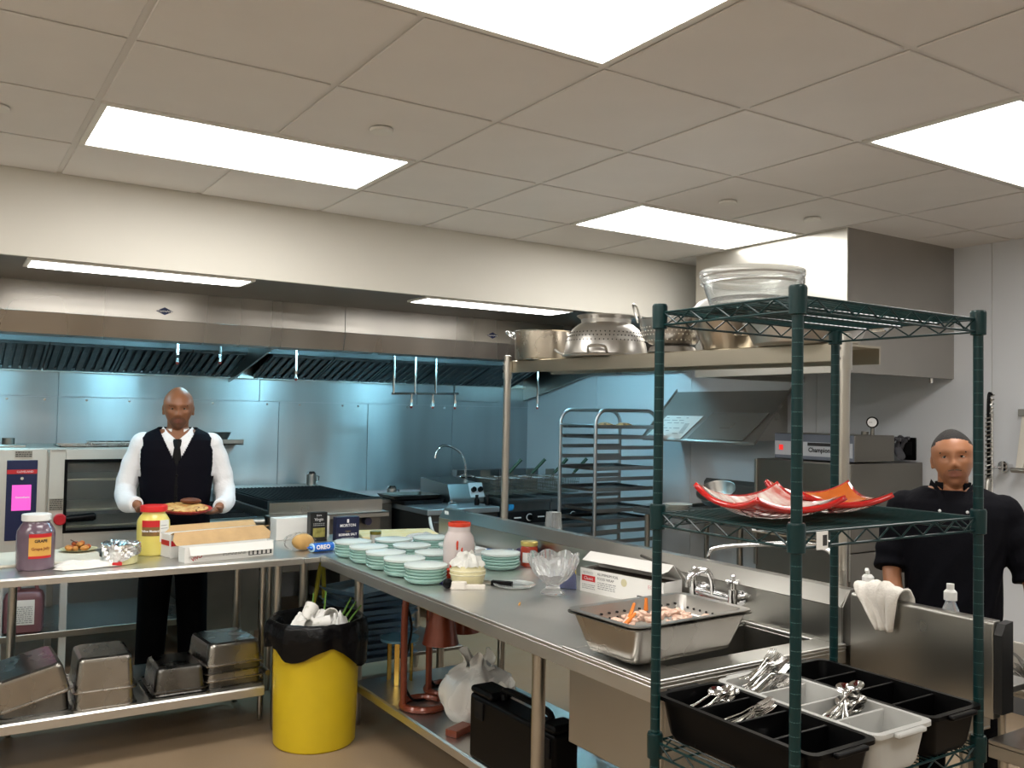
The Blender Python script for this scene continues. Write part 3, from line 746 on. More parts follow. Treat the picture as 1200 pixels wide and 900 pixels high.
cp = MB().box(-.292, -.28, -.34, .235, 1.378, 1.532).build('control_panel', mat('panel_slate', (.10, .115, .145), .4), cb, bevel=.003)
MB().box(-.294, -.292, -.335, .23, 1.40, 1.485).build('panel_plate', mat('panel_pale', (.36, .38, .41), .4), cp, smooth=False)
MB().box(-.305, -.294, .165, .19, 1.43, 1.462).build('switch', mat('switch_red', (.6, .02, .02), .3, emit=(.8, .03, .02), es=.5), cp, bevel=.002)
MB().lathe([(.0, .012), (.031, .012), (.036, .006), (.036, 0)], 24, M=Matrix.Rotation(-PI / 2, 3, 'Y'), c=(-.294, .055, 1.445)).build('dial', INKW, cp)
MB().box(-.3075, -.3065, .053, .057, 1.445, 1.47).build('dial_needle', INK, cp, smooth=False)
MB().box(-.2955, -.294, -.19, -.02, 1.462, 1.482).build('black_band', INK, cp, smooth=False)
text('Champion', cp, (-.2955, -.105, 1.437), .038, INK, face='-x', bold=.0012)
t2 = thing('pressure_gauge', 'small round black rimmed gauge standing on the dishwasher top', 'gauge', (3.02, .585, 1.536))
MB().cyl((0, 0, 0), (0, 0, .045), .012, n=10).cyl((-.0, .05, 0), (0, .05, .02), .022, n=12).build('stem', STEEL_D, t2)
g = MB().cyl((-.012, 0, .075), (.012, 0, .075), .034, n=24).build('dial_case', BLACK, t2)
g.rotation_euler = (0, 0, .5)
MB().cyl((-.0135, 0, .075), (-.012, 0, .075), .026, n=24).build('dial_face', INKW, g)
MB().box(-.0145, -.0135, -.001, .018, .074, .076).build('needle', INK, g, smooth=False)
t2 = thing('wall_outlet', 'square black outlet cover on the wall behind the dishwasher', 'outlet', (3.474, .645, 1.45))
MB().box(-.012, 0, -.055, .055, -.07, .07).build('cover', BLACK, t2, bevel=.004)
MB().box(-.016, -.012, -.03, .03, -.04, .04).build('socket', BLACKM, t2, bevel=.002)
t2 = thing('rubber_gloves', 'dark grey rubber gloves slumped on the dishwasher corner', 'gloves', (3.33, .60, 1.372))
m = MB(); GM = mat('glove_grey', (.07, .07, .08), .5)
m.rings([[Vector((.02 * u + .045 * math.cos(a), .04 * u, .012 + .03 * u + r * (1 + math.sin(a)))) for a in [2 * PI * k / 12 for k in range(12)]] for u, r in ((0, .02), (1, .03), (2, .022))])
for k in range(5): m.tube(smoothpath([(.02 + .02 * k - .03, .05, .07), (.03 * k - .04, .03 - .02 * (k % 2), .125 + .012 * (k % 3)), (.032 * k - .05, .0, .145 - .02 * (k % 2))], 4), .011, 8)
m.build('glove', GM, t2)

SLM2 = mat('splash_steel', (.20, .195, .185), .32, .6, var=.06, vs=3)
t = thing('dish_table', 'steel landing table against the wall holding plates and bowls', 'table', (3.10, 1.80, 0))
MB().box(-.38, .36, -.50, .58, .912, .93).box(-.38, -.36, -.50, .58, .93, .955).box(-.36, .36, .56, .58, .93, .955).build('top', mat('dish_table_top', (.28, .30, .30), .3, .95), t, bevel=.003)
MB().prism([(.345, .93), (.345, 1.12), (.372, 1.15), (.372, .93)], 'y', -.50, .58).build('backsplash', SLM2, t, smooth=False)
for x in (-.31, .3):
    for y in (-.40, .50): leg(t, x, y, 0, .912)
MB().cyl((-.31, -.40, .3), (-.31, .50, .3), .015, n=10).build('cross_rail', LEGM, t)
t = thing('plate_stack', 'low stack of white plates near the corner of the landing table', 'plates', (2.90, 2.10, .931))
for k in range(5):
    MB().lathe([(.06, 0), (.075, .004), (.105, .016), (.108, .019), (.075, .008), (0, .006)], 28).build('plate', mat('china', (.72, .69, .62), .25), t, loc=(0, 0, .011 * k))
BL = ['wide steel bowl tipped on the landing table behind the plates', 'steel bowl on the landing table nearer the dishwasher']
for i, (x, y, r_, rot) in enumerate(((3.20, 1.98, .14, (.0, -.5, .3)), (3.06, 1.62, .17, (0, .0, 0)))):
    t = thing('steel_bowl', BL[i], 'bowl', (x, y, .99 if i == 0 else .932)); t.rotation_euler = rot
    MB().lathe([(0, 0), (r_ * .45, .004), (r_ * .8, .05), (r_, .11), (r_ * 1.04, .112), (r_ * 1.03, .118), (r_ * .98, .115), (r_ * .76, .055), (r_ * .42, .012), (0, .008)], 32).build('bowl', POTMET, t)

SW, SH = .37, .385
t = thing('slant_rack_shelf', 'steel shelf slanting down from the wall beside the dishwasher', 'shelf', (3.474, 2.2, 1.82))
SLM = mat('slant_steel', (.33, .32, .30), .38, .45, var=.06, vs=3, detail=2)
a = math.atan2(SH, SW)
MB().prism([(0, 0), (-SW, -SH), (-SW - .008, -SH + .012), (-SW - .002, -SH + .024), (-SW + .005, -SH + .014), (-.006, .008)], 'y', -.64, .52).build('shelf_board', SLM, t, smooth=False)
MB().prism([(0, .012), (-SW, -SH + .012), (-SW - .005, -SH + .028), (0, .034)], 'y', .52, .53).build('shelf_lip', SLM, t, smooth=False)
MB().prism([(0, .012), (-SW, -SH + .012), (-SW - .005, -SH + .028), (0, .034)], 'y', -.65, -.64).build('shelf_lip', SLM, t, smooth=False)
for y in (-.6, .48): MB().prism([(0, -.02), (-SW + .05, -SH + .03), (0, -SH + .03)], 'y', y - .008, y + .008).build('bracket', STEEL, t, smooth=False)
def onslant(u, h): return (-SW * u - h * math.sin(a), -SH * u + h * math.cos(a) + .006)
def slab(name, q, h0, h1, m, parent):
    n = len(q); b = MB()
    vs = [(onslant(u, h0)[0], y, onslant(u, h0)[1]) for u, y in q] + [(onslant(u, h1)[0], y, onslant(u, h1)[1]) for u, y in q]
    b.add(vs, [tuple(range(n)), tuple(range(n, 2 * n))] + [(i, (i + 1) % n, n + (i + 1) % n, n + i) for i in range(n)])
    return b.build(name, m, parent, smooth=False)
n_ = thing('paper_notice', 'white printed notice sheet on the slanting wall shelf', 'notice', (3.474, 2.2, 1.82))
slab('sheet', [(.52, .02), (.99, .10), (.99, .50), (.52, .42)], .010, .012, PAPER, n_)
ln = MB(); rr = random.Random(3)
for k in range(8):
    u = .56 + .052 * k; y = .40 + (u - .52) * .17
    while y > .17:
        w_ = rr.uniform(.02, .07); qs = [(u, y), (u + .012, y), (u + .012, max(.16, y - w_)), (u, max(.16, y - w_))]
        if rr.random() < .6: ln.add([(onslant(a_, .0135)[0], b_, onslant(a_, .0135)[1]) for a_, b_ in qs], [(0, 1, 2, 3)])
        y -= w_ + .02
for k in range(10):
    qs = [(.68 + .02 * k, .155), (.69 + .02 * k, .155), (.69 + .02 * k, .105), (.68 + .02 * k, .105)]
    ln.add([(onslant(a_, .0137)[0], b_, onslant(a_, .0137)[1]) for a_, b_ in qs], [(0, 1, 2, 3)])
o = ln.build('print_line', INKG, n_, smooth=False); o['kind'] = 'stuff'
t = thing('clear_lid', 'thin clear plastic lid lying on the slanting wall shelf', 'lid', (3.474, 2.2, 1.82))
slab('lid', [(.46, -.60), (.97, -.52), (.97, .02), (.46, -.06)], .010, .018, mat('lid_clear', (.42, .42, .40), .22, .5), t)
slab('lid_knob', [(.66, -.36), (.76, -.34), (.76, -.24), (.66, -.26)], .0185, .026, mat('lid_clear'), t)

# sheet pan rack
ALU = mat('rack_aluminium', (.45, .47, .48), .38, 1, var=.06, vs=10)
t = thing('pan_rack', 'tall aluminium sheet pan rack with arched tops by the wall', 'rack', (2.755, 2.72, 0))
X0, X1 = -.30, .30; YN, YP = -.215, .225
for y in (YN, YP):
    pts = [(X0, y, .10), (X0, y, 1.53)] + arc((X0 + .10, y, 1.565), .10, PI, PI / 2, 6) + arc((X1 - .10, y, 1.565), .10, PI / 2, 0, 6) + [(X1, y, 1.53), (X1, y, .10)]
    MB().tube(pts, .0145, 10).build('arch_frame', ALU, t)
r0_ = None
for k in range(-1, 17):
    z = .278 + .078 * k
    for y, s_ in ((YN, 1), (YP, -1)):
        if r0_ is None:
            r0_ = MB().box(X0 + .012, X1 - .012, -.002, .002, 0, .028).box(X0 + .012, X1 - .012, 0, .022, 0, .003).build('runner', ALU, t, smooth=False); o = r0_
        else: o = piece(r0_, t)
        o.location = (0, y + s_ * .012, z); o.rotation_euler = (0, 0, 0 if s_ > 0 else PI)
for x in (X0, X1):
    MB().tube([(x, YN, .12), (x, YP, .12)], .013, 8).build('cross_rail', ALU, t)
    MB().tube([(x, YN, 1.60 - .05), (x, YP, 1.55)], .008, 8).build('cross_rail', ALU, t)
    for y in (YN, YP): MB().cyl((x - .012, y, .055), (x + .012, y, .055), .05, n=16).cyl((x, y, .055), (x, y, .11), .012, n=8).build('caster', BLACKM, t)
TRM = mat('sheet_pan', (.30, .30, .30), .35, 1, var=.2, vs=10)
tray0 = None
TL = {16: 'sheet pan with two cookies in the top slot of the rack', 15: 'dark sheet pan in the second slot of the rack',
      12: 'pale sheet pan pulled forward in the upper middle of the rack', 10: 'sheet pan in the middle of the rack, above two others',
      8: 'sheet pan low in the rack above the dark lowest one', 7: 'lowest dark sheet pan in the rack'}
for k, l in TL.items():
    z = .278 + .078 * k + .0035
    if tray0 is None:
        tray0 = thing('sheet_pan', l, 'sheet pan', (2.755, 2.725, z))
        MB().rings([rrect(-.27, .27, -.185, .185, .02, 0), rrect(-.282, .282, -.195, .195, .02, .022), rrect(-.279, .279, -.192, .192, .02, .022), rrect(-.267, .267, -.182, .182, .02, .003)]).build('tray', TRM, tray0)
    else: dup(tray0, (2.755 - (.04 if k in (12, 10) else 0), 2.725, z), 0, l)
COOK = mat('cookie_dough', (.42, .24, .09), .8, col2=(.03, .015, .01), vs=45, thr=(.52, .60), bump=.4)
for i, (x, y, l) in enumerate(((2.62, 2.60, 'speckled cookie on the top sheet pan, nearer the arch post'), (2.80, 2.59, 'speckled cookie on the top sheet pan, nearer the wall'))):
    c = MB().lathe([(.062, 0), (.070, .008), (.062, .024), (.036, .036), (0, .04)], 20).build('cookie', COOK, loc=(x, y, .278 + .078 * 16 + .0072)); tag(c, l, 'cookie')

# spray hose, clamps and wall rack at the right edge
t = thing('pre_rinse_sprayer', 'tall chrome pre-rinse pipe with coiled spring behind the man in black', 'sprayer', (3.33, .045, .9))
MB().cyl((0, 0, -.02), (0, 0, .86), .012, n=12).build('riser', CHROME, t)
sp = [(-.03 + .016 * math.cos(20 * PI * k / 160 * 2.2) + .03 * max(0, k - 110) / 50, .016 * math.sin(20 * PI * k / 160 * 2.2), .35 + .53 * k / 160) for k in range(161)]
MB().tube(sp, .0035, 5).build('spring', STEEL, t)
MB().tube(smoothpath([(-.03, 0, .30), (-.03, 0, .5), (-.03, 0, .85), (0, 0, .88)], 5), .009, 8).build('hose', BLACK, t)
MB().tube(smoothpath([(-.03, 0, .30), (-.03, .0, .42), (-.05, 0, .30), (-.05, 0, .2)], 5), .012, 8).build('spray_handle', STEEL, t)
MB().cyl((0, 0, .47), (.13, 0, .47), .008, n=10).cyl((.125, 0, .47), (.14, 0, .47), .03, n=18).build('wall_bracket', CHROME, t)
MB().cyl((0, 0, -.04), (.145, 0, -.04), .014, n=10).build('wall_feed', CHROME, t)
t = thing('slatted_wall_rack', 'slanted steel wall rack cut by the edge of the photo', 'rack', (3.40, -.20, 1.36))
MB().cyl((-.02, .16, 0), (-.02, -.75, 0), .014, n=12).build('front_rail', STEEL, t)
for y in (.12, -.10, -.32): MB().prism([(-.02, 0), (-.005, 0), (.075, .34), (.06, .34)], 'y', y - .02, y + .02).build('arm', mat('rack_cream', (.55, .52, .46), .4, .5), t, smooth=False)
MB().cyl((-.02, .21, .02), (-.005, .21, .02), .028, n=18).cyl((-.005, .21, .02), (.075, .21, .02), .01, n=10).build('mount', CHROME, t)
MB().box(.045, .08, -.75, .16, .30, .34).build('wall_rail', STEEL, t, bevel=.003)

# ================================================================== THINGS ON THE PREP TABLE
Z = TZ + .0005
def jar(label, x, y, r, h, body, lidm, lidr=.72, name='jar', prof=None):
    t = thing(name, label, 'jar', (x, y, Z))
    p = prof or [(r * .9, 0), (r, h * .04), (r, h * .62), (r * .97, h * .70), (r * .80, h * .80), (r * .70, h * .84), (r * .70, h * .90)]
    MB().lathe(p, 32).build('body', body, t)
    MB().lathe([(r * lidr, h * .88), (r * (lidr + .03), h * .89), (r * (lidr + .03), h * .985), (r * lidr, h), (0, h)], 32).build('lid', lidm, t)
    return t
def wrap(t, r, a0, a1, z0, z1, m, name='printed_label', k=1.006):
    return MB().lathe([(r * k, z0), (r * k, z1)], 16, a0=a0, a1=a1).build(name, m, t, fix=False)
FA = math.atan2(-4.6, -.4)      # roughly where a jar on this table faces the camera
t = jar('large jar of dark purple jelly with white lid and orange label', -1.245, 1.92, .080, .248, mat('grape_jelly', (.13, .085, .115), .22, var=.15, vs=8, coat=.4), WHITEP, .74)
def lblang(cx, half): return cx - half, cx + half
JB = thing  # alias
a = -PI / 2 + .18
l = wrap(t, .080, a - .62, a + .62, .055, .165, mat('label_orange', (.62, .34, .07), .5))
wrap(t, .080, a - .62, a + .62, .148, .165, INKR, 'label_band', 1.010); wrap(t, .080, a - .62, a + .62, .055, .066, INKR, 'label_band', 1.010)
tx = text('SMUCKERS', l, (0, 0, .134), .014, INK, bend=.0815, bold=.0006); tx.location = (0, -.0815, .134)
def bendtext(s, l, r, a, z, size, m, bold=0):
    tx = text(s, l, (0, 0, 0), size, m, bend=r, bold=bold)
    th = a + PI / 2
    tx.rotation_euler = (0, 0, th); tx.location = (r * math.cos(a), r * math.sin(a), z); return tx
bpy.data.objects.remove(tx)
bendtext('GRAPE', l, .0818, a, .132, .018, INK, .0006); bendtext('Grape Jelly', l, .0818, a, .098, .018, mat('ink_brown', (.25, .06, .02), .6), .0004)
t = jar('big yellow mustard jar with red lid beside the carton', -.70, 2.11, .079, .247, mat('mustard', (.66, .56, .13), .3, var=.04, vs=4, coat=.3), mat('lid_red', (.62, .02, .02), .35), .80)
a = -PI / 2 - .30
l = wrap(t, .079, a - .62, a + .48, .10, .178, mat('label_dark', (.10, .09, .03), .5, col2=(.30, .12, .03), vs=40))
wrap(t, .079, a - .62, a + .48, .145, .178, INKR, 'label_band', 1.010)
bendtext('Yellow Mustard', l, .0807, a - .1, .125, .014, INKW, .0005)
l = wrap(t, .079, a + .50, a + 1.25, .07, .178, PAPER, 'paper_label')
wrap(t, .079, a + .55, a + 1.0, .15, .153, INKG, 'print_line', 1.010); wrap(t, .079, a + .55, a + 1.1, .135, .138, INKG, 'print_line', 1.010); wrap(t, .079, a + .55, a + .9, .115, .118, INKG, 'print_line', 1.010)

CUTB = mat('cutting_board_white', (.66, .62, .52), .6, var=.05, vs=10)
t = thing('cutting_board', 'long off-white cutting board under the plate of food', 'cutting board', (-1.28, 2.17, Z))
MB().box(-.42, .34, -.19, .22, 0, .014).build('board', CUTB, t, bevel=.004)
t = thing('food_plate', 'pale paper plate with golden fried bites on it', 'plate', (-1.02, 2.28, Z + .0145))
MB().lathe([(0, 0), (.05, .001), (.085, .011), (.088, .013), (.05, .005), (0, .004)], 28).build('plate', mat('plate_cream', (.55, .52, .32), .5), t)
NUG = mat('fried_food', (.50, .22, .05), .6, var=.35, vs=30, bump=.5, bs=90)
NUG2 = mat('fried_food_red', (.42, .10, .03), .5, var=.3, vs=30, bump=.5, bs=90)
for i in range(13):
    aa = i * 2.4; rr_ = .055 * math.sqrt((i + .5) / 13)
    MB().ball((rr_ * math.cos(aa), rr_ * math.sin(aa), .018 + (.018 if i < 4 else 0)), (random.uniform(.014, .022), random.uniform(.013, .018), .013), 10).build('nugget', NUG2 if i in (0, 1, 4, 8) else NUG, t)
MB().box(-.06, .0, .0, .012, .03, .034, Matrix.Rotation(.5, 4, 'Y')).build('bone', mat('dark_bit', (.1, .05, .04), .6), t)

def cloth(name, label, cat, loc, sx, sy, h, m, seed, rz=0, n=26):
    t = thing(name, label, cat, loc, rz); rnd = random.Random(seed)
    ks = [(rnd.uniform(3, 9), rnd.uniform(3, 9), rnd.uniform(0, 6), rnd.uniform(.3, 1)) for _ in range(7)]
    def f(u, v):
        x, y = 2 * u - 1, 2 * v - 1; rr_ = math.hypot(x, y)
        e = max(0, 1 - max(abs(x), abs(y)) ** 3)
        w_ = sum(c * math.sin(a * x * 1.3 + b * y * 1.3 + d) for a, b, d, c in ks) / 3.5
        k = 1 + .10 * math.sin(5 * math.atan2(y, x) + seed)
        return (x * sx * k, y * sy * k, max(.001, .002 + h * e * (.55 + .45 * w_)))
    MB().grid(f, n, n).build('fabric', m, t, solid=.002, ang=2)
    return t
TOWEL = mat('towel_white', (.68, .66, .62), .9, bump=.3, vs=120)
cloth('folded_towel', 'crumpled white towel lying flat in front of the plate', 'towel', (-1.045, 1.86, Z + .001), .125, .075, .035, TOWEL, 4, .15)
t = thing('foil_covered_tub', 'yellow tub wrapped in crumpled foil next to the mustard jar', 'tub', (-.885, 1.90, Z))
MB().lathe([(.070, 0), (.074, .004), (.080, .085), (.082, .09), (.078, .09), (.072, .008), (0, .006)], 28).build('tub', mat('tub_yellow', (.62, .58, .30), .4), t)
rnd = random.Random(5)
def ff(u, v):
    aa = 2 * PI * u
    j = .004 * math.sin(7 * aa + 9 * v) + .004 * math.sin(13 * aa + 21 * v) + rnd.uniform(-.002, .002)
    low = .045 - .035 * math.cos(aa + 2.2) ** 2 * (1 if math.cos(aa + 2.2) > 0 else .2)
    if v < .5: return ((.0845 + j) * math.cos(aa), (.0845 + j) * math.sin(aa), low + (.095 - low) * v * 2)
    k = 1 - (v - .5) * 2
    return ((.0845 * k + j * k) * math.cos(aa), (.0845 * k + j * k) * math.sin(aa), .095 + .010 * (1 - k) + j)
MB().grid(ff, 40, 10, wrap=True).build('foil', FOIL, t, ang=.3)
l = MB().box(-.022, .02, -.002, 0, 0, .016).build('red_tag', INKR, t, loc=(-.03, -.093, .003)); 
t = thing('steel_ramekin', 'small shiny steel cup behind the foil tub', 'cup', (-.80, 2.2, Z))
MB().lathe([(.03, 0), (.033, .01), (.042, .045), (.045, .046), (.04, .042), (.03, .006), (0, .005)], 20).build('cup', CHROME, t)
# cartons of film
def open_carton(name, label, x, y, rz, w_, d, h, zz, lid, ang, front):
    t = thing(name, label, 'box', (x, y, zz), rz)
    b = MB(); e = .003
    b.box(0, w_, 0, e, 0, h).box(0, w_, d - e, d, 0, h).box(0, e, e, d - e, 0, h).box(w_ - e, w_, e, d - e, 0, h).box(0, w_, e, d - e, 0, e)
    b.build('carton', front, t, smooth=False)
    return t
t = open_carton('film_carton', 'long white carton of food film with tan open lid, in front', -.628, 1.745, .155, .46, .075, .075, Z, 0, 0, PAPER)
MB().cyl((.01, .038, .040), (.45, .038, .040), .028, n=18).build('film_roll', mat('film', (.6, .6, .55), .15), t)
fl = MB().add([(.02, -.001, .074), (.45, -.001, .074), (.45, -.022, .040), (.44, -.024, .036), (.03, -.024, .036), (.02, -.022, .040)], [(0, 1, 2, 3, 4, 5)]).build('front_flap', PAPER, t, smooth=False, solid=.002)
MB().add([(-.01, .076, .075), (.475, .076, .075), (.495, .105, .105), (.465, .135, .138), (0.0, .132, .132), (-.02, .10, .10)], [(0, 1, 2, 3, 4, 5)]).build('lid', CARD, t, smooth=False, solid=.003)
tx = text('VIVO', t, (.06, -.0012, .022), .024, INKR, bold=.0006); tx.rotation_euler = (0, -.35, 0)
lines(t, .19, .31, .02, .034, 2, -.0008, INKG)
MB().add([(.325, -.0012, .010), (.45, -.0012, .010), (.45, -.0012, .034), (.325, -.0012, .034)], [(0, 1, 2, 3)]).build('barcode_frame', INK, t, smooth=False)
for i in range(5): MB().add([(.330 + .0235 * i, -.0018, .013), (.345 + .0235 * i, -.0018, .013), (.345 + .0235 * i, -.0018, .031), (.330 + .0235 * i, -.0018, .031)], [(0, 1, 2, 3)]).build('barcode_gap', PAPER, t, smooth=False)
t = open_carton('film_carton', 'long white carton with red end mark behind the first carton', -.655, 1.93, .20, .52, .11, .115, Z, 0, 0, PAPER)
MB().add([(0, .001, .116), (.52, .001, .116), (.52, -.035, .128), (0, -.035, .128)], [(0, 1, 2, 3)]).build('front_flap', CARD, t, smooth=False, solid=.003)
MB().add([(0, .11, .115), (.52, .11, .115), (.52, .145, .142), (0, .145, .142)], [(0, 1, 2, 3)]).build('rear_flap', CARD, t, smooth=False, solid=.003)
MB().cyl((.02, .055, .06), (.5, .055, .06), .045, n=18).build('film_roll', mat('film', (.6, .6, .55), .15), t)
MB().box(-.002, -.0005, .01, .10, .06, .085).build('red_mark', INKR, t, smooth=False)
MB().box(.004, .05, -.002, -.0005, .058, .085).build('red_mark', INKR, t, smooth=False)
t = thing('bread_stick', 'pale cream stick lying behind the yellow jar', 'stick', (-.62, 2.25, Z + .018), rz=.1)
MB().rings([[Vector((x, r_ * math.cos(a), r_ * math.sin(a))) for a in [2 * PI * k / 10 for k in range(10)]] for x, r_ in ((-.06, .008), (-.05, .016), (.05, .017), (.06, .009))]).build('stick', mat('cream', (.62, .56, .40), .5), t)

# ------------------------------------------------ corner link table
ZF = .8665
t = thing('bread_bag', 'golden bread roll in a thin clear bag at the table corner', 'bread', (.045, 1.99, ZF))
MB().ball((0, 0, .045), (.06, .05, .043), 18).build('roll', mat('bread_crust', (.56, .32, .10), .6, var=.2, vs=12, bump=.2, bs=30), t)
def bagf(u, v):
    a_ = 2 * PI * u; b_ = PI * v; j = 1 + .07 * math.sin(5 * a_ + 7 * v) + .06 * math.sin(9 * a_ - 11 * v)
    return (-.02 + .085 * j * math.sin(b_) * math.cos(a_), .062 * j * math.sin(b_) * math.sin(a_), max(.001, .046 - .048 * j * math.cos(b_)))
MB().grid(bagf, 24, 14, wrap=True).build('bag', mat('bag_clear', (.9, .9, .88), .15, trans=1, ior=1.05, alpha=.35), t)
def snack(label, x, y, z, rz, L_=.155):
    t = thing('cookie_packet', label, 'cookies', (x, y, z), rz); h = L_ / 2
    BL = mat('packet_blue', (.012, .12, .52), .25, coat=.4); BW = mat('packet_pale', (.50, .70, .80), .3)
    rs = []
    for x_, w_, k in ((-h, .028, .004), (-h + .012, .026, .012), (-h + .02, .028, .024), (h - .02, .028, .024), (h - .012, .026, .012), (h, .028, .004)):
        rs.append([Vector((x_, w_ * math.cos(a), .026 + k * math.sin(a))) for a in [2 * PI * q / 14 for q in range(14)]])
    MB().rings(rs).build('wrapper', BL, t)
    for x_ in (-h + .016, h - .016): MB().rings([[Vector((x_ + d, .0287 * math.cos(a), .026 + .0235 * math.sin(a))) for a in [2 * PI * q / 14 for q in range(14)]] for d in (-.004, .004)]).build('wrapper_band', BW, t)
    text('OREO', t, (-.008, -.0295, .030), .030, INKW, bold=.0012).rotation_euler = (-.15, 0, 0)
    return t
snack('bright blue cookie packet in front of the black carton', .115, 1.885, ZF, .12)
t = thing('black_carton', 'tall black carton with olive picture, in front of the white carton', 'box', (.245, 2.28, ZF), rz=.06)
MB().box(-.052, .052, 0, .05, 0, .165).build('carton', mat('carton_black', (.012, .012, .012), .35), t, bevel=.001)
MB().box(-.036, .038, -.001, 0, .022, .075).build('picture', mat('olive_print', (.12, .11, .02), .5, col2=(.40, .36, .10), vs=28), t, smooth=False)
text('Extra', t, (0, -.001, .148), .014, INKW); text('Virgin', t, (0, -.001, .124), .024, INKW); lines(t, -.035, .035, .085, .105, 2, -.0012, INKG)
t = thing('white_carton', 'plain white carton lying behind the black one', 'box', (.20, 2.40, ZF), rz=.04)
MB().box(-.17, .16, 0, .1, 0, .125).build('carton', PAPER, t, bevel=.002)
t = thing('salt_carton', 'navy blue carton of kosher salt beside the cutting board', 'box', (.40, 2.22, ZF), rz=.05)
MB().box(-.072, .072, 0, .05, 0, .138).build('carton', mat('carton_navy', (.010, .013, .045), .35), t, bevel=.001)
text('MORTON', t, (0, -.001, .088), .023, INKW, bold=.0004); text('KOSHER SALT', t, (0, -.001, .035), .0185, INKW, bold=.0006)
text('Coarse', t, (0, -.001, .055), .011, mat('ink_gold', (.45, .33, .08), .5)); MB().box(-.006, .006, -.0012, 0, .104, .125).build('emblem', INKW, t, smooth=False)
MB().box(-.04, .04, -.0012, 0, .016, .0185).build('print_line', INKG, t, smooth=False)
t = thing('cutting_board', 'stained pale yellow cutting board on the corner table', 'cutting board', (.77, 2.30, ZF), rz=-.25)
MB().box(-.25, .23, -.17, .17, 0, .016).build('board', mat('board_yellow', (.64, .55, .32), .6, col2=(.62, .48, .20), vs=14, thr=(.45, .7)), t, bevel=.005)
t = thing('spice_tin', 'little dark tin with gold rim at the corner of the yellow board', 'tin', (.50, 2.05, ZF))
MB().lathe([(.030, 0), (.032, .004), (.032, .052), (.030, .056)], 20).build('body', mat('tin_pale', (.5, .5, .48), .3, .6), t)
MB().lathe([(.033, .052), (.033, .070), (.0, .071)], 20).build('lid', mat('tin_gold', (.20, .17, .03), .3, .7), t)
t = cloth('plastic_bag', 'crumpled clear plastic bag beside the yellow board', 'bag', (.80, 2.06, ZF + .001), .09, .05, .06, mat('bag_milky', (.75, .77, .77), .25, trans=.5, ior=1.2), 9)

# ================================================================== THINGS ON THE SINK TABLE
DISH = mat('green_glass', (.52, .80, .74), .15, trans=.30, ior=1.35)
FILM = mat('cling_film', (.80, .88, .86), .12, trans=.35, ior=1.2)
LB = ['stack of pale green glass dishes beside the blue cookie packet at the table end', 'second stack of green glass dishes along the table edge from the far end',
      'third stack of green glass dishes along the table edge from the far end', 'fourth stack of green glass dishes along the table edge, before the last',
      'stack of green glass dishes at the table edge nearest the white scraper', 'stack of green glass dishes just behind the big smeared jar',
      'stack of green glass dishes in front of the little spice tin', 'stack of green glass dishes farthest along, in the backsplash row',
      'stack of green glass dishes standing alone beyond the smeared jar', 'stack of green glass dishes in the middle of the group',
      'stack of green glass dishes in the backsplash row, in front of the plastic bag']
d0 = None
for i, (x, y) in enumerate(((.170, 1.60), (.168, 1.40), (.167, 1.20), (.167, 1.00), (.172, .80), (.375, 1.10), (.385, 1.58), (.60, 1.57), (.65, .945), (.38, 1.35), (.60, 1.28))):
    if d0 is None:
        d0 = thing('dish_stack', LB[0], 'dishes', (x, y, Z), group='green glass dish stacks')
        p0 = None
        for k in range(5):
            if p0 is None:
                p0 = MB().lathe([(.055, 0), (.075, .004), (.092, .018), (.094, .024), (.092, .025), (.074, .010), (0, .007)], 28).build('dish', DISH, d0); o = p0
            else: o = piece(p0, d0)
            o.location = (0, 0, .0135 * k)
        MB().lathe([(.0955, .070), (.0955, .079), (.06, .083), (0, .084)], 28).build('film_cover', FILM, d0)
    else: dup(d0, (x, y, Z), i * .7, LB[i])
t = thing('smeared_jar', 'tall empty plastic jar smeared with red sauce around its neck', 'jar', (.36, .84, Z))
MB().lathe([(.064, 0), (.070, .008), (.072, .15), (.066, .182), (.052, .203), (.050, .21), (.050, .245), (.047, .245), (.047, .21), (.060, .178), (.067, .15), (.066, .010), (0, .005)], 32).build('body', mat('jar_milky', (.78, .70, .68), .25, trans=.45, ior=1.3), t)
SAU = mat('red_sauce', (.55, .045, .02), .25, var=.2, vs=30)
MB().lathe([(.0505, .230), (.0518, .233), (.0520, .242), (.0512, .247), (.046, .248), (.0465, .230), (.0505, .230)], 32).build('sauce_ring', SAU, t)
sm = MB()
for aa, z, h, w_ in ((-2.2, .14, .03, .005), (-2.12, .10, .015, .004), (-2.55, .02, .05, .010), (-2.8, .012, .035, .016), (-1.9, .12, .02, .004), (-1.2, .01, .02, .02)):
    for q in range(6): sm.ball((.0702 * math.cos(aa + .02 * math.sin(q * 3)), .0702 * math.sin(aa + .02 * math.sin(q * 3)), z + h * q / 6), (w_, w_, .006 + h / 10), 6)
o = sm.build('sauce_smear', SAU, t); o['kind'] = 'stuff'
t = thing('dip_tub', 'short clear tub of creamy dip with crumpled film on top', 'tub', (.312, .675, Z))
MB().lathe([(.062, 0), (.068, .006), (.077, .045), (.079, .060), (.073, .068), (.070, .085)], 28).build('tub', mat('dip_tub', (.70, .64, .38), .2, var=.12, vs=25, coat=.4), t)
for z in (.045, .062): MB().lathe([(.0775, z), (.0805, z + .003), (.0775, z + .006), (.0775, z)], 28).build('ridge', mat('dip_ridge', (.62, .58, .40), .3), t)
def tf(u, v):
    a_ = 2 * PI * u; k = 1 - v; j = .006 * math.sin(6 * a_ + 8 * v) + .005 * math.sin(11 * a_ - 5 * v)
    return ((.076 * k + j * k) * math.cos(a_), (.076 * k + j * k) * math.sin(a_), .083 + .045 * (1 - k * k) ** .7 * (1 + .25 * math.sin(3 * a_)) + j)
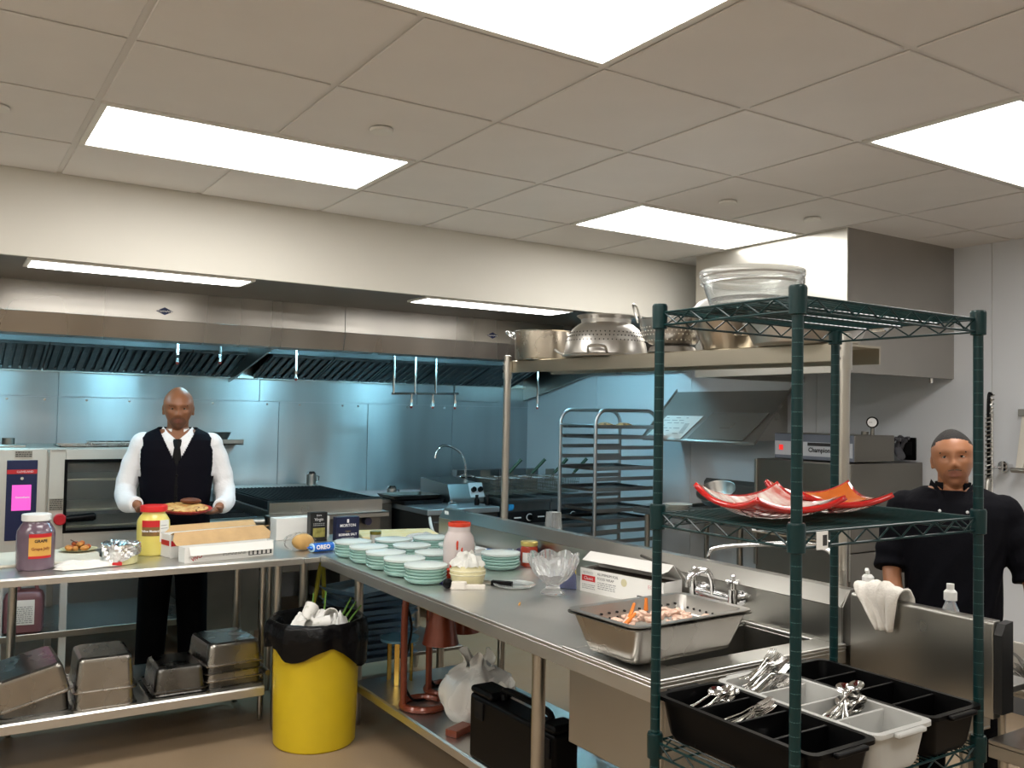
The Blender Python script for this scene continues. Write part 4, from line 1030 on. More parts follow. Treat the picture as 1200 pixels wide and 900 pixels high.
MB().grid(tf, 30, 10, wrap=True).build('film', mat('film_white', (.78, .78, .74), .3, trans=.25), t)
t = thing('scraper', 'white plastic scraper with black ball handle by the tub', 'scraper', (.235, .60, Z), rz=-.55)
m = MB(); m.rings([rrect(-.01, .105, -.012, .016, .008, 0), rrect(-.01, .105, -.012, .016, .008, .018)]).rings([rrect(-.045, .03, -.02, .022, .018, 0), rrect(-.04, .025, -.015, .018, .014, .030)])
m.build('blade', mat('scraper_white', (.68, .64, .58), .4), t, bevel=.002)
MB().ball((-.055, .004, .021), (.022, .020, .021), 14).build('knob', BLACK, t)
t = thing('tongs', 'black handled tongs lying just beyond the clear tub', 'tongs', (.43, .56, Z), rz=-.9)
m = MB().box(-.06, .03, -.012, -.004, 0, .022).box(-.06, .03, .004, .012, 0, .022).box(.028, .034, -.012, .012, 0, .022)
m.build('handle', BLACK, t, bevel=.002)
MB().box(-.15, -.06, -.010, -.007, .004, .018).box(-.15, -.06, .007, .010, .004, .018).build('arm', STEEL, t, bevel=.001)
# crystal bowl
CRY = mat('crystal', (.93, .94, .95), .04, trans=.86, ior=1.5)
t = thing('crystal_bowl', 'cut crystal footed bowl with scalloped rim on the sink table', 'bowl', (.53, .345, Z))
def cb_(u, v):
    a_ = 2 * PI * u
    prof = [(.050, 0), (.052, .006), (.030, .020), (.028, .034), (.045, .045), (.078, .075), (.100, .115), (.108, .150), (.102, .150), (.092, .115), (.070, .08), (.03, .056), (0.001, .052)]
    f = v * (len(prof) - 1); i = min(int(f), len(prof) - 2); q = f - i
    r_ = prof[i][0] * (1 - q) + prof[i + 1][0] * q; z = prof[i][1] * (1 - q) + prof[i + 1][1] * q
    if .045 < z: z += .016 * abs(math.sin(4 * a_)) * (z - .045) / .1
    if v < .62: r_ *= 1 + .055 * (math.sin(10 * a_ + 70 * z) * math.sin(10 * a_ - 70 * z)) * (1 if z > .045 else 0)
    return (r_ * math.cos(a_), r_ * math.sin(a_), z)
MB().grid(cb_, 96, 24, wrap=True).build('bowl', CRY, t, ang=.15)
t = thing('glass_plate', 'flat clear glass plate in front of the crystal bowl', 'plate', (.462, .53, Z))
MB().lathe([(.05, 0), (.06, .003), (.090, .010), (.0925, .012), (.09, .014), (.06, .007), (0, .005)], 36).build('plate', mat('plate_glass', (.90, .94, .93), .06, trans=.8, ior=1.4), t)
t = thing('sauce_jar', 'small jar of red sauce with gold lid against the backsplash', 'jar', (.82, .95, Z))
MB().lathe([(.040, 0), (.044, .005), (.044, .085), (.038, .100)], 24).build('body', mat('jam_red', (.30, .03, .012), .15, coat=.6), t)
MB().lathe([(.041, .098), (.043, .10), (.043, .116), (.040, .119), (0, .119)], 24).build('lid', mat('lid_gold', (.58, .46, .14), .3, .6), t)
l = MB().lathe([(.0445, .02), (.0445, .068)], 14, a0=-2.95, a1=-1.75).build('paper_label', PAPER, t, fix=False)
snack('blue cookie packet lying by the backsplash behind the smeared jar', .80, 1.19, Z, -.55, .17)
t = thing('cloth_wad', 'small dark purple crumpled wrapper by the backsplash', 'wrapper', (.80, 1.05, Z))
MB().ball((0, 0, .030), (.035, .04, .03), 10).ball((.02, -.02, .05), (.03, .025, .028), 8).build('wrapper', mat('wrapper_purple', (.02, .015, .06), .35), t, ang=.2)
# foil carton facing -x
t = thing('foil_carton', 'white aluminum foil carton standing open between bowl and faucet', 'box', (.70, .115, Z), rz=-PI / 2 + .155)
b = MB(); w_, d, h, e = .222, .115, .098, .003
b.box(-w_, w_, 0, e, 0, h).box(-w_, w_, d - e, d, 0, h).box(-w_, -w_ + e, e, d - e, 0, h).box(w_ - e, w_, e, d - e, 0, h).box(-w_, w_, e, d - e, 0, e)
b.build('carton', PAPER, t, smooth=False)
for i in range(0): pass
th = MB()
for i in range(60):
    x = -w_ + .47 * i / 60; th.add([(x * .94, -.0005, h), (x * .94 + .0073, -.0005, h), (x * .94 + .0036, -.0005, h + .004)], [(0, 1, 2)])
o = th.build('cutter_teeth', STEEL, t, smooth=False); o['kind'] = 'stuff'
MB().cyl((-w_ + .01, .058, .052), (w_ - .01, .058, .052), .04, n=18).build('roll', mat('roll_core', (.035, .022, .015), .6), t)
MB().box(-w_ + .004, w_ - .004, .006, d - .004, .085, .090).build('inner_shadow_board', mat('carton_inside_shade', (.035, .022, .016), .8), t, smooth=False)  # dark sheet added inside the carton to stand for its shade
lid = MB().add([(-w_, d, h), (w_, d, h), (w_, d - .055, h + .062), (-w_, d - .055, h + .062), (-w_, d - .105, h + .030), (w_ - .02, d - .105, h + .030), (w_, d - .09, h + .040)], [(0, 1, 2, 3), (3, 2, 6, 5, 4)]).build('lid', PAPER, t, smooth=False, solid=.002)
MB().box(-w_ + .010, -w_ + .085, -.001, 0, .046, .070).build('red_mark', INKR, t, smooth=False)
text('Classic', t, (-w_ + .048, -.0015, .058), .019, INKW); text('REYNCO', t, (-w_ + .045, -.0012, .081), .014, INKG)
text('ALUMINUM FOIL', t, (-w_ + .155, -.0012, .082), .0155, INK); text('FOOD WRAP', t, (-w_ + .143, -.0012, .064), .0155, INK)
lines(t, -w_ + .10, -w_ + .20, .02, .052, 4, -.0012, INKG); lines(t, -w_ + .012, -w_ + .085, .012, .035, 3, -.0012, INKG)
MB().lathe([(.016, 0), (0, .0008)], 16, M=Matrix.Rotation(PI / 2, 3, 'X'), c=(.02, -.0003, .068)).build('seal', mat('seal_gold', (.55, .50, .32), .5), t)
text('ECO', t, (.165, -.0012, .07), .02, mat('ink_pink', (.6, .25, .27), .6)); MB().box(.09, .2, -.001, 0, .006, .03).build('print_box', INK, t, smooth=False); MB().box(.094, .196, -.0016, -.001, .01, .026).build('print_panel', PAPER, t, smooth=False)
MB().box(w_, w_ + .001, .01, .1, .005, .03).build('red_mark', INKR, t, smooth=False)
t = thing('paper_slip', 'small white paper slip under the foil carton edge', 'paper', (.655, -.03, Z), rz=.2)
MB().box(-.03, .03, -.08, .08, 0, .002).build('sheet', PAPER, t, smooth=False)
t = thing('food_scrap', 'small orange scrap on the steel in front of the bowl', 'scrap', (.285, .225, Z), rz=.9)
MB().box(-.02, .02, -.003, .003, 0, .004).build('scrap', mat('scrap_orange', (.62, .30, .06), .6), t)

# ------------------------------------------------ hotel pan with perforated insert
t = thing('hotel_pan', 'deep steel hotel pan standing on the sink corner', 'pan', (.285, -.575, Z + .0085), rz=.03)
def pan(t, w_, d, h, r_, tp, name='pan', m=PANMET, rim=.018):
    w2, d2 = w_ / 2, d / 2
    rs = [rrect(-w2 + tp + .02, w2 - tp - .02, -d2 + tp + .02, d2 - tp - .02, r_, 0), rrect(-w2 + tp + .006, w2 - tp - .006, -d2 + tp + .006, d2 - tp - .006, r_, .006), rrect(-w2 + tp, w2 - tp, -d2 + tp, d2 - tp, r_, .02),
          rrect(-w2, w2, -d2, d2, r_ + .004, h - .006), rrect(-w2 - rim, w2 + rim, -d2 - rim, d2 + rim, r_ + .012, h), rrect(-w2 - rim, w2 + rim, -d2 - rim, d2 + rim, r_ + .012, h + .003),
          rrect(-w2 + .002, w2 - .002, -d2 + .002, d2 - .002, r_ + .004, h + .002), rrect(-w2 + tp + .003, w2 - tp - .003, -d2 + tp + .003, d2 - tp - .003, r_, .022), rrect(-w2 + tp + .02, w2 - tp - .02, -d2 + tp + .02, d2 - tp - .02, r_, .008)]
    return MB().rings(rs).build(name, m, t, ang=.9)
pan(t, .485, .300, .118, .03, .03)
t = thing('perforated_pan', 'shallow perforated steel pan nested in the deep hotel pan', 'pan', (.285, -.575, Z + .062), rz=.03)
PERF = pan(t, .468, .284, .072, .028, .012, 'insert', POTMET, .022)
hb = MB()
for y in (.130,): 
    for i in range(13):
        for z in (.030, .046): hb.cyl((-.196 + .0327 * i, y + .0055, z), (-.196 + .0327 * i, y - .0035, z), .0038, n=8)
for x in (-.223, .223):
    for i in range(8): hb.cyl((x - .004 * (1 if x > 0 else -1), -.1 + .028 * i, .036), (x, -.1 + .028 * i, .036), .0038, n=8)
o = hb.build('hole', INK, t); o['kind'] = 'stuff'
FOODM = mat('peeled_shrimp', (.80, .56, .44), .40, var=.15, vs=30)
rnd = random.Random(2); sh = None
Rz = Matrix.Rotation(.03, 3, 'Z')
for i in range(85):
    x, y = rnd.uniform(-.19, .19), rnd.uniform(-.11, .11); z = .012 + .045 * math.exp(-(x * x / .016 + y * y / .007)) * rnd.uniform(.6, 1)
    if sh is None:
        sh = MB().tube([(.016 * math.cos(a), .016 * math.sin(a), 0) for a in (0, .7, 1.4, 2.1, 2.8, 3.5)], [.004, .008, .009, .008, .006, .002], 6).build('shrimp', FOODM); o = sh
        tag(o, 'peeled pale pink shrimp in the heap inside the perforated pan', 'shrimp', 'shrimp heaped in the perforated pan')
    else: o = sh.copy(); COL.objects.link(o)
    o.location = Vector((.285, -.575, Z + .071)) + Rz @ Vector((x, y, z)); o.rotation_euler = (rnd.uniform(-.6, .6), rnd.uniform(-.6, .6), rnd.uniform(0, 6))
CAR = mat('carrot', (.72, .20, .02), .4)
CL = ['long orange carrot stick sloping on the shrimp', 'short orange stick standing upright in the shrimp', 'orange carrot piece half hidden in the shrimp near the pan rim']
for i, (a_, b_) in enumerate((((-.10, .02, .03), (-.04, .06, .075)), ((.0, .05, .05), (.005, .055, .09)), ((-.13, .0, .03), (-.07, .02, .055)))):
    c = thing('carrot_stick', CL[i], 'carrot', (.27, -.575, Z + .071)); MB().cyl(a_, b_, .008, .005, n=10).build('stick', CAR, c, bevel=.002)

t = thing('paper_stack', 'low stack of white sheets behind the dishes by the backsplash', 'paper', (.775, 1.52, Z), rz=.05)
for k in range(3): MB().box(-.075, .075, -.12, .12, .007 * k, .007 * k + .006).build('sheet', WHITEP, t, smooth=False)
t = thing('blue_lid', 'small dark blue lid between smeared jar and clear tub', 'lid', (.232, .745, Z))
MB().lathe([(.022, 0), (.024, .002), (.024, .014), (.021, .017), (0, .017)], 20).build('lid', mat('lid_blue', (.015, .015, .16), .3), t)
t = thing('seasoning_packet', 'small slate blue packet with yellow tip leaning by the foil carton', 'packet', (.635, .40, Z), rz=-.9)
MB().prism([(-.05, 0), (.05, 0), (.045, .075)], 'y', -.008, .008).build('packet', mat('packet_slate', (.13, .15, .28), .4), t, bevel=.002)
MB().prism([(.036, .064), (.047, .064), (.045, .095)], 'y', -.007, .007).build('packet_tip', mat('packet_yellow', (.65, .50, .05), .4), t, bevel=.001)

# ================================================================== PANS ON THE PREP TABLE UNDERSHELF
def inv_pan(name, label, loc, w_, d, h, rz=0, rot=None, m=None):
    t = thing(name, label, 'pan', loc, rz)
    if rot: t.rotation_euler = rot
    m = m or PANMET; w2, d2 = w_ / 2, d / 2; k = .011
    rs = [rrect(-w2 + .016, w2 - .016, -d2 + .016, d2 - .016, .03, .0045), rrect(-w2, w2, -d2, d2, .035, 0), rrect(-w2, w2, -d2, d2, .035, .005), rrect(-w2 + .014, w2 - .014, -d2 + .014, d2 - .014, .03, .006),
          rrect(-w2 + .014 + k * .8, w2 - .014 - k * .8, -d2 + .014 + k * .8, d2 - .014 - k * .8, .028, h - .022), rrect(-w2 + .017 + k, w2 - .017 - k, -d2 + .017 + k, d2 - .017 - k, .028, h - .006), rrect(-w2 + .03 + k, w2 - .03 - k, -d2 + .03 + k, d2 - .03 - k, .022, h)]
    inner = [rrect(-w2 + .018, w2 - .018, -d2 + .018, d2 - .018, .028, .0045), rrect(-w2 + .018 + k, w2 - .018 - k, -d2 + .018 + k, d2 - .018 - k, .026, h - .008)]
    b = MB().rings(rs, cap=False); n = len(rs[0]); b.add(rs[-1], [tuple(range(n))]); b.rings(inner, cap=False); b.add(inner[-1], [tuple(range(n))])
    b.rings([rs[0], inner[0]], cap=False)
    b.build('pan', m, t, ang=.8); return t
U = .2605
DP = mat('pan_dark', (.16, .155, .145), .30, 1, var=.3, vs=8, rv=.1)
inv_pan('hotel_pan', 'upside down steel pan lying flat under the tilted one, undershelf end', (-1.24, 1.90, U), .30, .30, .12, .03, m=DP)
inv_pan('hotel_pan', 'upside down steel pan tilted on another at the undershelf end', (-1.255, 1.875, U + .085), .32, .32, .13, .04, rot=(.10, -.22, .06))
inv_pan('hotel_pan', 'lower of two nested square steel pans, beneath the tall one', (-.955, 1.88, U), .275, .34, .155, -.03)
inv_pan('hotel_pan', 'tall upside down square pan on top of its pair, undershelf middle', (-.957, 1.88, U + .078), .275, .34, .150, -.03)
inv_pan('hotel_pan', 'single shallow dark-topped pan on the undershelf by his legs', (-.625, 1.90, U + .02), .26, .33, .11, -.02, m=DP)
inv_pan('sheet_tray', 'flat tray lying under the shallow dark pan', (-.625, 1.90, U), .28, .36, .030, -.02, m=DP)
for k, (l, m) in enumerate((('bottom pan of the nested stack beside the yellow bin', DP), ('second pan from the bottom in the stack beside the yellow bin', PANMET),
                       ('third pan from the bottom in the stack beside the yellow bin', DP), ('top upside down pan of the stack beside the yellow bin', PANMET))):
    inv_pan('hotel_pan', l, (-.375, 1.93, U + .036 * k), .30, .36, .105, .06, m=m)

# ================================================================== BIN
BX, BY = -.03, 1.555
YEL = mat('bin_yellow', (.66, .48, .015), .42, var=.06, vs=5, bump=.03, bs=120)
t = thing('trash_bin', 'round yellow plastic bin standing between the two tables', 'bin', (BX, BY, 0))
MB().lathe([(.188, 0), (.198, .012), (.206, .30), (.210, .56), (.216, .565), (.216, .585), (.208, .585), (.202, .30), (.190, .02), (0, .015)], 40).build('body', YEL, t)
BAG = mat('bag_black', (.003, .003, .0035), .25, bump=.35, bs=38, spec=.25)
rnd = random.Random(8)
g = thing('bin_liner', 'black plastic liner folded over the rim of the yellow bin', 'bag', (BX, BY, .586))
def bf(u, v):
    a_ = 2 * PI * u; w_ = math.sin(9 * a_) * .006 + math.sin(17 * a_ + 1) * .004 + math.sin(29 * a_) * .002
    dr = .10 + .10 * max(0, math.cos(a_ - .1 + PI / 4)) ** 5 + .05 * max(0, math.cos(a_ + 2.5)) ** 14 + .015 * math.sin(5 * a_)
    pf_ = [(.150, -.11), (.188, -.02), (.200, .012), (.222, .022), (.240, .008), (.250, -dr * .35), (.246, -dr * .7), (.240, -dr)]
    f = v * 7; i = min(int(f), 6); q = f - i
    r_ = pf_[i][0] * (1 - q) + pf_[i + 1][0] * q; z = pf_[i][1] * (1 - q) + pf_[i + 1][1] * q
    k = max(0, v - .35) * 1.8
    return ((r_ + w_ * (.3 + k)) * math.cos(a_), (r_ + w_ * (.3 + k)) * math.sin(a_), z + .4 * abs(w_))
MB().grid(bf, 72, 22, wrap=True).build('liner', BAG, g, ang=1.2)
MB().lathe([(.16, -.115), (0, -.10)], 24).build('liner_bottom', BAG, g)
LT = ['white paper cup lying in the yellow bin near its rim', 'white paper cup with printed dots in the middle of the bin', 'white paper cup leaning at the stems in the bin', 'small white paper cup sunk behind the others in the bin']
for i, (x, y, rz, tl) in enumerate(((-.10, -.06, .5, 1.4), (-.01, -.075, 1.2, 1.5), (.065, -.02, -.4, 1.2), (-.03, .05, 2.2, .9))):
    c = thing('paper_cup', LT[i], 'cup', (BX + x, BY + y, .575 + .012 * i)); c.rotation_euler = (tl, 0, rz)
    MB().lathe([(.026, -.04), (.036, .045), (.038, .047), (.034, .046), (.024, -.036), (0, -.036)], 20).build('cup', mat('cup_white', (.74, .72, .68), .6, col2=(.60, .60, .52), vs=40, thr=(.6, .64)), c)
for i, (x, y) in enumerate(((.02, .03), (-.07, .02), (.08, -.07), (.05, .06))):
    cloth('paper_napkin', ['crumpled white napkin among the cups in the bin', 'crumpled white napkin at the back of the bin heap', 'crumpled white napkin under the green stems', 'crumpled white napkin behind the leaning cup'][i], 'napkin', (BX + x, BY + y, .53), .065, .06, .11, mat('napkin', (.74, .73, .70), .85), 20 + i, i * .8, 16)
GS = mat('leek_green', (.10, .22, .03), .5)
for i, (a0, b0) in enumerate((((.08, -.05, .53), (.20, -.01, .66)), ((.09, -.06, .52), (.215, -.04, .645)), ((.07, -.04, .52), (.185, .02, .675)), ((-.0, .08, .5), (.02, .11, .70)), ((.06, .08, .5), (.09, .12, .70)))):
    c = thing('leek_stem', ['long green stem leaning out of the bin, middle of three', 'green stem leaning lowest out of the bin', 'green stem leaning steepest of three out of the bin', 'upright green stem at the back of the bin', 'second upright green stem at the back of the bin, nearer the sink table'][i], 'stem', (BX, BY, 0))
    MB().cyl(a0, b0, .007, .004, n=8).build('stem', GS, c)

# ================================================================== UNDER THE SINK TABLE
US = .2505
t = thing('equipment_case', 'black hard equipment case standing behind the sink table leg', 'case', (.235, .135, US))
MB().box(-.05, .06, -.29, .29, .0, .255).box(-.05, .06, -.29, -.20, .255, .285).box(-.05, .06, .13, .29, .255, .285).build('shell', BLACK, t, bevel=.018, seg=3)
MB().tube(smoothpath([(.005, -.19, .26), (.005, -.17, .30), (.005, .10, .30), (.005, .12, .26)], 5), .013, 8).build('handle', BLACK, t)
for y in (-.24, .21): MB().box(-.056, -.05, y - .03, y + .03, .17, .24).build('latch', BLACKM, t, bevel=.003)
WB = mat('bag_white_plastic', (.66, .65, .62), .35, trans=.15, bump=.2, bs=30)
def sack(label, loc, r_, h, seed):
    t = thing('plastic_bag', label, 'bag', loc); rnd = random.Random(seed); ph = [rnd.uniform(0, 6) for _ in range(4)]
    def f(u, v):
        a_ = 2 * PI * u; j = .05 * math.sin(4 * a_ + ph[0] + 4 * v) + .04 * math.sin(9 * a_ + ph[1] - 6 * v) + .02 * math.sin(15 * a_ + ph[2])
        if v < .7: q = v / .7; rr_ = r_ * (math.sin(PI * (.16 + .62 * q)) ** .5) * (1 + j); z = h * .72 * q
        else: q = (v - .7) / .3; rr_ = r_ * (.80 - .5 * min(1, q * 2) + .20 * max(0, q - .5)) * (1 + 2.0 * j * (1 + q)); z = h * (.72 + .28 * q * (1 + .5 * math.sin(3 * a_ + ph[3])))
        return (rr_ * math.cos(a_), rr_ * math.sin(a_), z)
    MB().grid(f, 48, 24, wrap=True).build('bag', WB, t, ang=1.2)
    MB().ball((0, 0, h * .36), (r_ * .8, r_ * .8, h * .35), 16).build('contents', PAPER, t)
sack('knotted white plastic bag behind the black case on the undershelf', (.45, .80, US), .165, .27, 1)
sack('second white plastic bag squeezed against the black case', (.40, .53, US), .12, .22, 6)
HLM = mat('copper_brown', (.17, .035, .015), .32, .3, coat=.4)
def heat_lamp(label, x, y, rz):
    t = thing('heat_lamp', label, 'heat lamp', (x, y, US), rz)
    MB().tube(arc((.11, 0, .015), .10, .35, 2 * PI - .35, 20, 'xy'), .016, 8).build('base', HLM, t)
    MB().tube(smoothpath([(.012, 0, .015), (.01, 0, .2), (.01, 0, .46), (.03, 0, .51), (.10, -.03, .52), (.16, -.05, .51)], 5), .016, 10).build('stem', HLM, t)
    s = MB().lathe([(.040, .50), (.045, .505), (.052, .46), (.082, .315), (.086, .30), (.083, .30), (.048, .46), (0, .48)], 28, c=(.17, -.05, 0)).build('shade', HLM, t)
    MB().ball((.17, -.05, .36), .035, 12).build('bulb', mat('bulb_off', (.6, .58, .55), .2), t)
    MB().tube(smoothpath([(.02, .01, .48), (.06, .04, .35), (.03, .06, .15), (.08, .08, .02), (.16, .08, .008)], 5), .006, 6).build('cord', BLACK, t)
heat_lamp('brown heat lamp with cone shade, its stem beside the cake stand', .195, 1.06, -.1)
heat_lamp('second brown heat lamp, deeper under the sink table', .40, 1.20, .0)
t = thing('board_block', 'red brown wooden block lying in front of the white bags', 'block', (.27, .66, US), rz=.4)
MB().box(-.05, .07, -.03, .03, 0, .03).build('block', HLM, t, bevel=.003)
t = thing('cake_stand', 'round blue glass stand on flat gold legs under the table', 'stand', (.375, 1.455, US))
MB().cyl((0, 0, .215), (0, 0, .228), .10, n=32).build('plate', mat('glass_blue', (.08, .22, .32), .15), t)
GOLD = mat('gold_leg', (.62, .42, .10), .25, 1)
for a_ in (0, 2.1, 4.2):
    x, y = .065 * math.cos(a_ - 2.2), .065 * math.sin(a_ - 2.2); MB().box(-.013, .013, -.005, .005, 0, .215, Matrix.Translation((x, y, 0)) @ Matrix.Rotation(a_ - .6, 4, 'Z')).build('leg', GOLD, t, bevel=.002)
BT = mat('tray_blue', (.18, .32, .46), .35, var=.12, vs=8, trans=.1)
tr0 = None; rnd = random.Random(4)
for k in range(11):
    l = ('bottom', 'second', 'third', 'fourth', 'fifth', 'sixth', 'seventh', 'eighth', 'ninth', 'tenth', 'top')[k] + ' pale blue plastic tray, counted up the tall stack under the table'
    if tr0 is None:
        tr0 = thing('plastic_tray', l, 'tray', (.44, 1.98, .256), group='blue trays stacked under the table corner')
        MB().rings([rrect(-.20, .20, -.15, .15, .03, 0), rrect(-.23, .23, -.18, .18, .03, .030), rrect(-.225, .225, -.175, .175, .03, .030), rrect(-.195, .195, -.145, .145, .03, .004)]).build('tray', BT, tr0); o = tr0
    else: o = dup(tr0, (.44 + rnd.uniform(-.012, .012), 2.0 + rnd.uniform(-.015, .015), .256 + .036 * k), rnd.uniform(-.12, .12), l)
o['label'] = 'topmost pale blue tray, turned askew on its stack'; o.rotation_euler[2] = .35
t = thing('yellow_strap', 'yellow strap looped over the blue trays under the table', 'strap', (.13, 2.02, .52))
MB().tube(smoothpath([(-.02, 0, .0), (.0, -.02, .10), (.03, .02, .20), (.05, .02, .28)], 5), .012, 6).tube(smoothpath([(.05, .02, .28), (.07, .05, .18), (.075, .05, .06)], 5), .012, 6).build('strap', mat('strap_yellow', (.45, .40, .03), .5), t)

# ================================================================== GREEN WIRE SHELF
FX, BXx, FY, BYy = -.068, .650, -1.39, -.945
t = thing('wire_shelf', 'dark green wire shelving unit on four ringed posts in front', 'shelf', (FX, FY, 0))
W_, D_ = BXx - FX, BYy - FY
RING = mat('post_ring', (.03, .09, .09), .4)
for x in (0, W_):
    for y in (0, D_):
        p = MB().cyl((x, y, 0), (x, y, 1.905), .0127, n=16).ball((x, y, 1.905), (.0127, .0127, .006), 12).build('post', GREEN, t)
        rg = MB()
        for k in range(60): rg.lathe([(.0124, 0), (.0131, .0006), (.0131, .0014), (.0124, .002)], 12, c=(x, y, .08 + .0305 * k))
        o = rg.build('groove', RING, p); o['kind'] = 'stuff'
def tier(z, nm):
    for x in (0, W_):
        for y in (0, D_): MB().lathe([(.0135, -.032), (.0195, -.03), (.0205, .028), (.018, .034), (.0135, .034)], 20, c=(x, y, z - .012)).build('collar', GREEN, t)
    for (a_, b_) in (((0, 0), (W_, 0)), ((0, D_), (W_, D_)), ((0, 0), (0, D_)), ((W_, 0), (W_, D_))):
        A = Vector((*a_, 0)); B = Vector((*b_, 0)); L_ = (B - A).length; dd = (B - A) / L_; A = A + dd * .019; B = B - dd * .019; L_ -= .038
        e = MB()
        for zz in (z - .001, z - .034): e.cyl(A + Vector((0, 0, zz)), B + Vector((0, 0, zz)), .0032, n=8)
        n = max(8, round(L_ / .045)); pts = []
        for k in range(n + 1): pts.append(A + dd * (L_ * k / n) + Vector((0, 0, z - (.003 if k % 2 else .032))))
        e.tube(pts, .0026, 6); o = e.build('edge_truss', GREEN, t); o['kind'] = 'stuff'
    m = MB()
    n = round(W_ / .0215)
    for k in range(1, n): m.cyl((W_ * k / n, .0, z), (W_ * k / n, D_, z), .0019, n=6)
    for k in range(1, 4): m.cyl((0.0, D_ * k / 4, z - .005), (W_, D_ * k / 4, z - .005), .0032, n=6)
    o = m.build(nm, GREEN, t); o['kind'] = 'stuff'
tier(1.894, 'wire_deck'); tier(1.372, 'wire_deck'); tier(.785, 'wire_deck'); tier(.20, 'wire_deck')
tg = MB().box(-.019, .019, -.002, 0, -.020, .020).build('shelf_tag', PAPER, t, smooth=False, loc=(.078, -.006, 1.352))
b_ = MB()
for k in range(7): b_.box(.001 + .0022 * k, .002 + .0022 * k, -.0028, -.002, -.012, .012)
o = b_.build('barcode', INK, tg, smooth=False); o['kind'] = 'stuff'
# bowls on top
t = thing('plastic_bowl', 'lower clear plastic bowl on the top of the green shelf', 'bowl', (.085, -1.12, 1.897))
def bowl(t, r_, h): MB().lathe([(r_ * .72, 0), (r_ * .80, .006), (r_ * .94, h * .78), (r_ * .97, h * .8), (r_, h * .84), (r_, h), (r_ * .975, h), (r_ * .96, h * .86), (r_ * .915, h * .78), (r_ * .78, .010), (0, .005)], 40).build('bowl', mat('bowl_clear', (.93, .94, .93), .10, trans=.93, ior=1.2), t)
bowl(t, .130, .078)
t = thing('plastic_bowl', 'upper clear plastic bowl nested in the one on the green shelf', 'bowl', (.085, -1.12, 1.915)); bowl(t, .132, .080)
# red glass plates
REDG = mat('red_glass', (.50, .012, .010), .08, coat=.8, trans=.15)
WHG = mat('white_marble_glaze', (.62, .57, .53), .15, col2=(.42, .10, .08), vs=9, stretch=(1, 3, 1), thr=(.48, .68), coat=.5)
ORG = mat('orange_glaze', (.50, .11, .012), .10, coat=.8, var=.15, vs=5)
def red_plate(label, x, y, z, rz, s, lift, top):
    t = thing('glass_platter', label, 'platter', (x, y, z), rz)
    def f(h, k):
        def g(u, v):
            a_, b_ = (2 * u - 1) * k, (2 * v - 1) * k
            r2 = (abs(a_) ** 2.2 + abs(b_) ** 2.2) / 2
            bow = 1 - .10 * (1 - abs(b_) ** 2) if abs(a_) > abs(b_) else 1 - .10 * (1 - abs(a_) ** 2)
            return (a_ * s * (.96 + .04 * abs(b_)), b_ * s * (.96 + .04 * abs(a_)), lift * r2 * (1 + .12 * a_) + h + (.007 * r2 if k < 1 else 0))
        return g
    MB().grid(f(.0072, 1), 24, 24).build('body', REDG, t, ang=2, solid=.013)
    MB().grid(f(.0145, .90), 24, 24).build('glaze', top, t, ang=2)
    return t
red_plate('curved red glass platter with white marbled centre, in front', .07, -1.19, 1.3755, .58 + PI / 4, .128, .062, WHG)
red_plate('curved red platter with orange inside, behind the marbled one', .325, -1.165, 1.3755, .30 + PI / 4, .120, .060, ORG)

# ------------------------------------------------ cutlery bins on the lower tier
BZ = .7885
def cutbin(label, x, y, m, h=.108, rz=0, inner=None):
    t = thing('cutlery_bin', label, 'bin', (x, y, BZ), rz)
    w2, d2 = .104, .242; k = .018
    rs = [rrect(-w2 + k, w2 - k, -d2 + k, d2 - k, .03, 0), rrect(-w2 + k * .6, w2 - k * .6, -d2 + k * .6, d2 - k * .6, .03, .015), rrect(-w2, w2, -d2, d2, .025, h - .012), rrect(-w2 - .010, w2 + .010, -d2 - .012, d2 + .012, .025, h - .010), rrect(-w2 - .010, w2 + .010, -d2 - .012, d2 + .012, .025, h),
          rrect(-w2 + .004, w2 - .004, -d2 + .004, d2 - .004, .022, h), rrect(-w2 + k + .002, w2 - k - .002, -d2 + k + .002, d2 - k - .002, .026, .006)]
    MB().rings(rs).build('body', m, t, ang=.8)
    for y_ in (-.121, 0, .121):
        MB().prism([(-w2 + .012, .006), (w2 - .012, .006), (w2 - .004, h - .006), (-w2 + .004, h - .006)], 'y', y_ - .004, y_ + .004).build('divider', m, t, bevel=.0015)
    for s in (-1, 1): MB().box(-.055, .055, min(s * .254, s * .270), max(s * .254, s * .270), h - .012, h).build('handle', m, t, bevel=.004)
    return t
cutbin('black four compartment cutlery bin nearest the camera', .062, -1.175, BLACK)
cutbin('pale grey four compartment cutlery bin between two black ones', .292, -1.168, GREYP)
cutbin('black empty four compartment cutlery bin by the steel splash', .521, -1.162, BLACK)
def spoon():
    b = MB()
    b.rings([[Vector((x, w_ * math.cos(a), z + .0011 * math.sin(a))) for a in [2 * PI * k / 8 for k in range(8)]] for x, w_, z in ((-.10, .005, .006), (-.095, .009, .006), (-.07, .0085, .004), (-.02, .004, .0), (.03, .003, .004), (.045, .0035, .006))])
    def f(u, v):
        a_ = 2 * PI * u; return (.068 + .028 * v * math.cos(a_), .0225 * v * math.sin(a_) * (1 + .12 * math.cos(a_)), .006 - .008 * (1 - v * v))
    b.grid(f, 16, 4, wrap=True); return b
def fork():
    b = MB()
    b.rings([[Vector((x, w_ * math.cos(a), z + .0011 * math.sin(a))) for a in [2 * PI * k / 8 for k in range(8)]] for x, w_, z in ((-.10, .005, .006), (-.095, .009, .006), (-.07, .0085, .004), (-.02, .004, .0), (.025, .003, .003), (.04, .011, .0), (.052, .0125, .0))])
    for j in range(4):
        y = -.0095 + .00633 * j; b.tube([(.05, y, 0), (.075, y, .001), (.098, y * .95, .006)], [.0022, .002, .0012], 5)
    return b
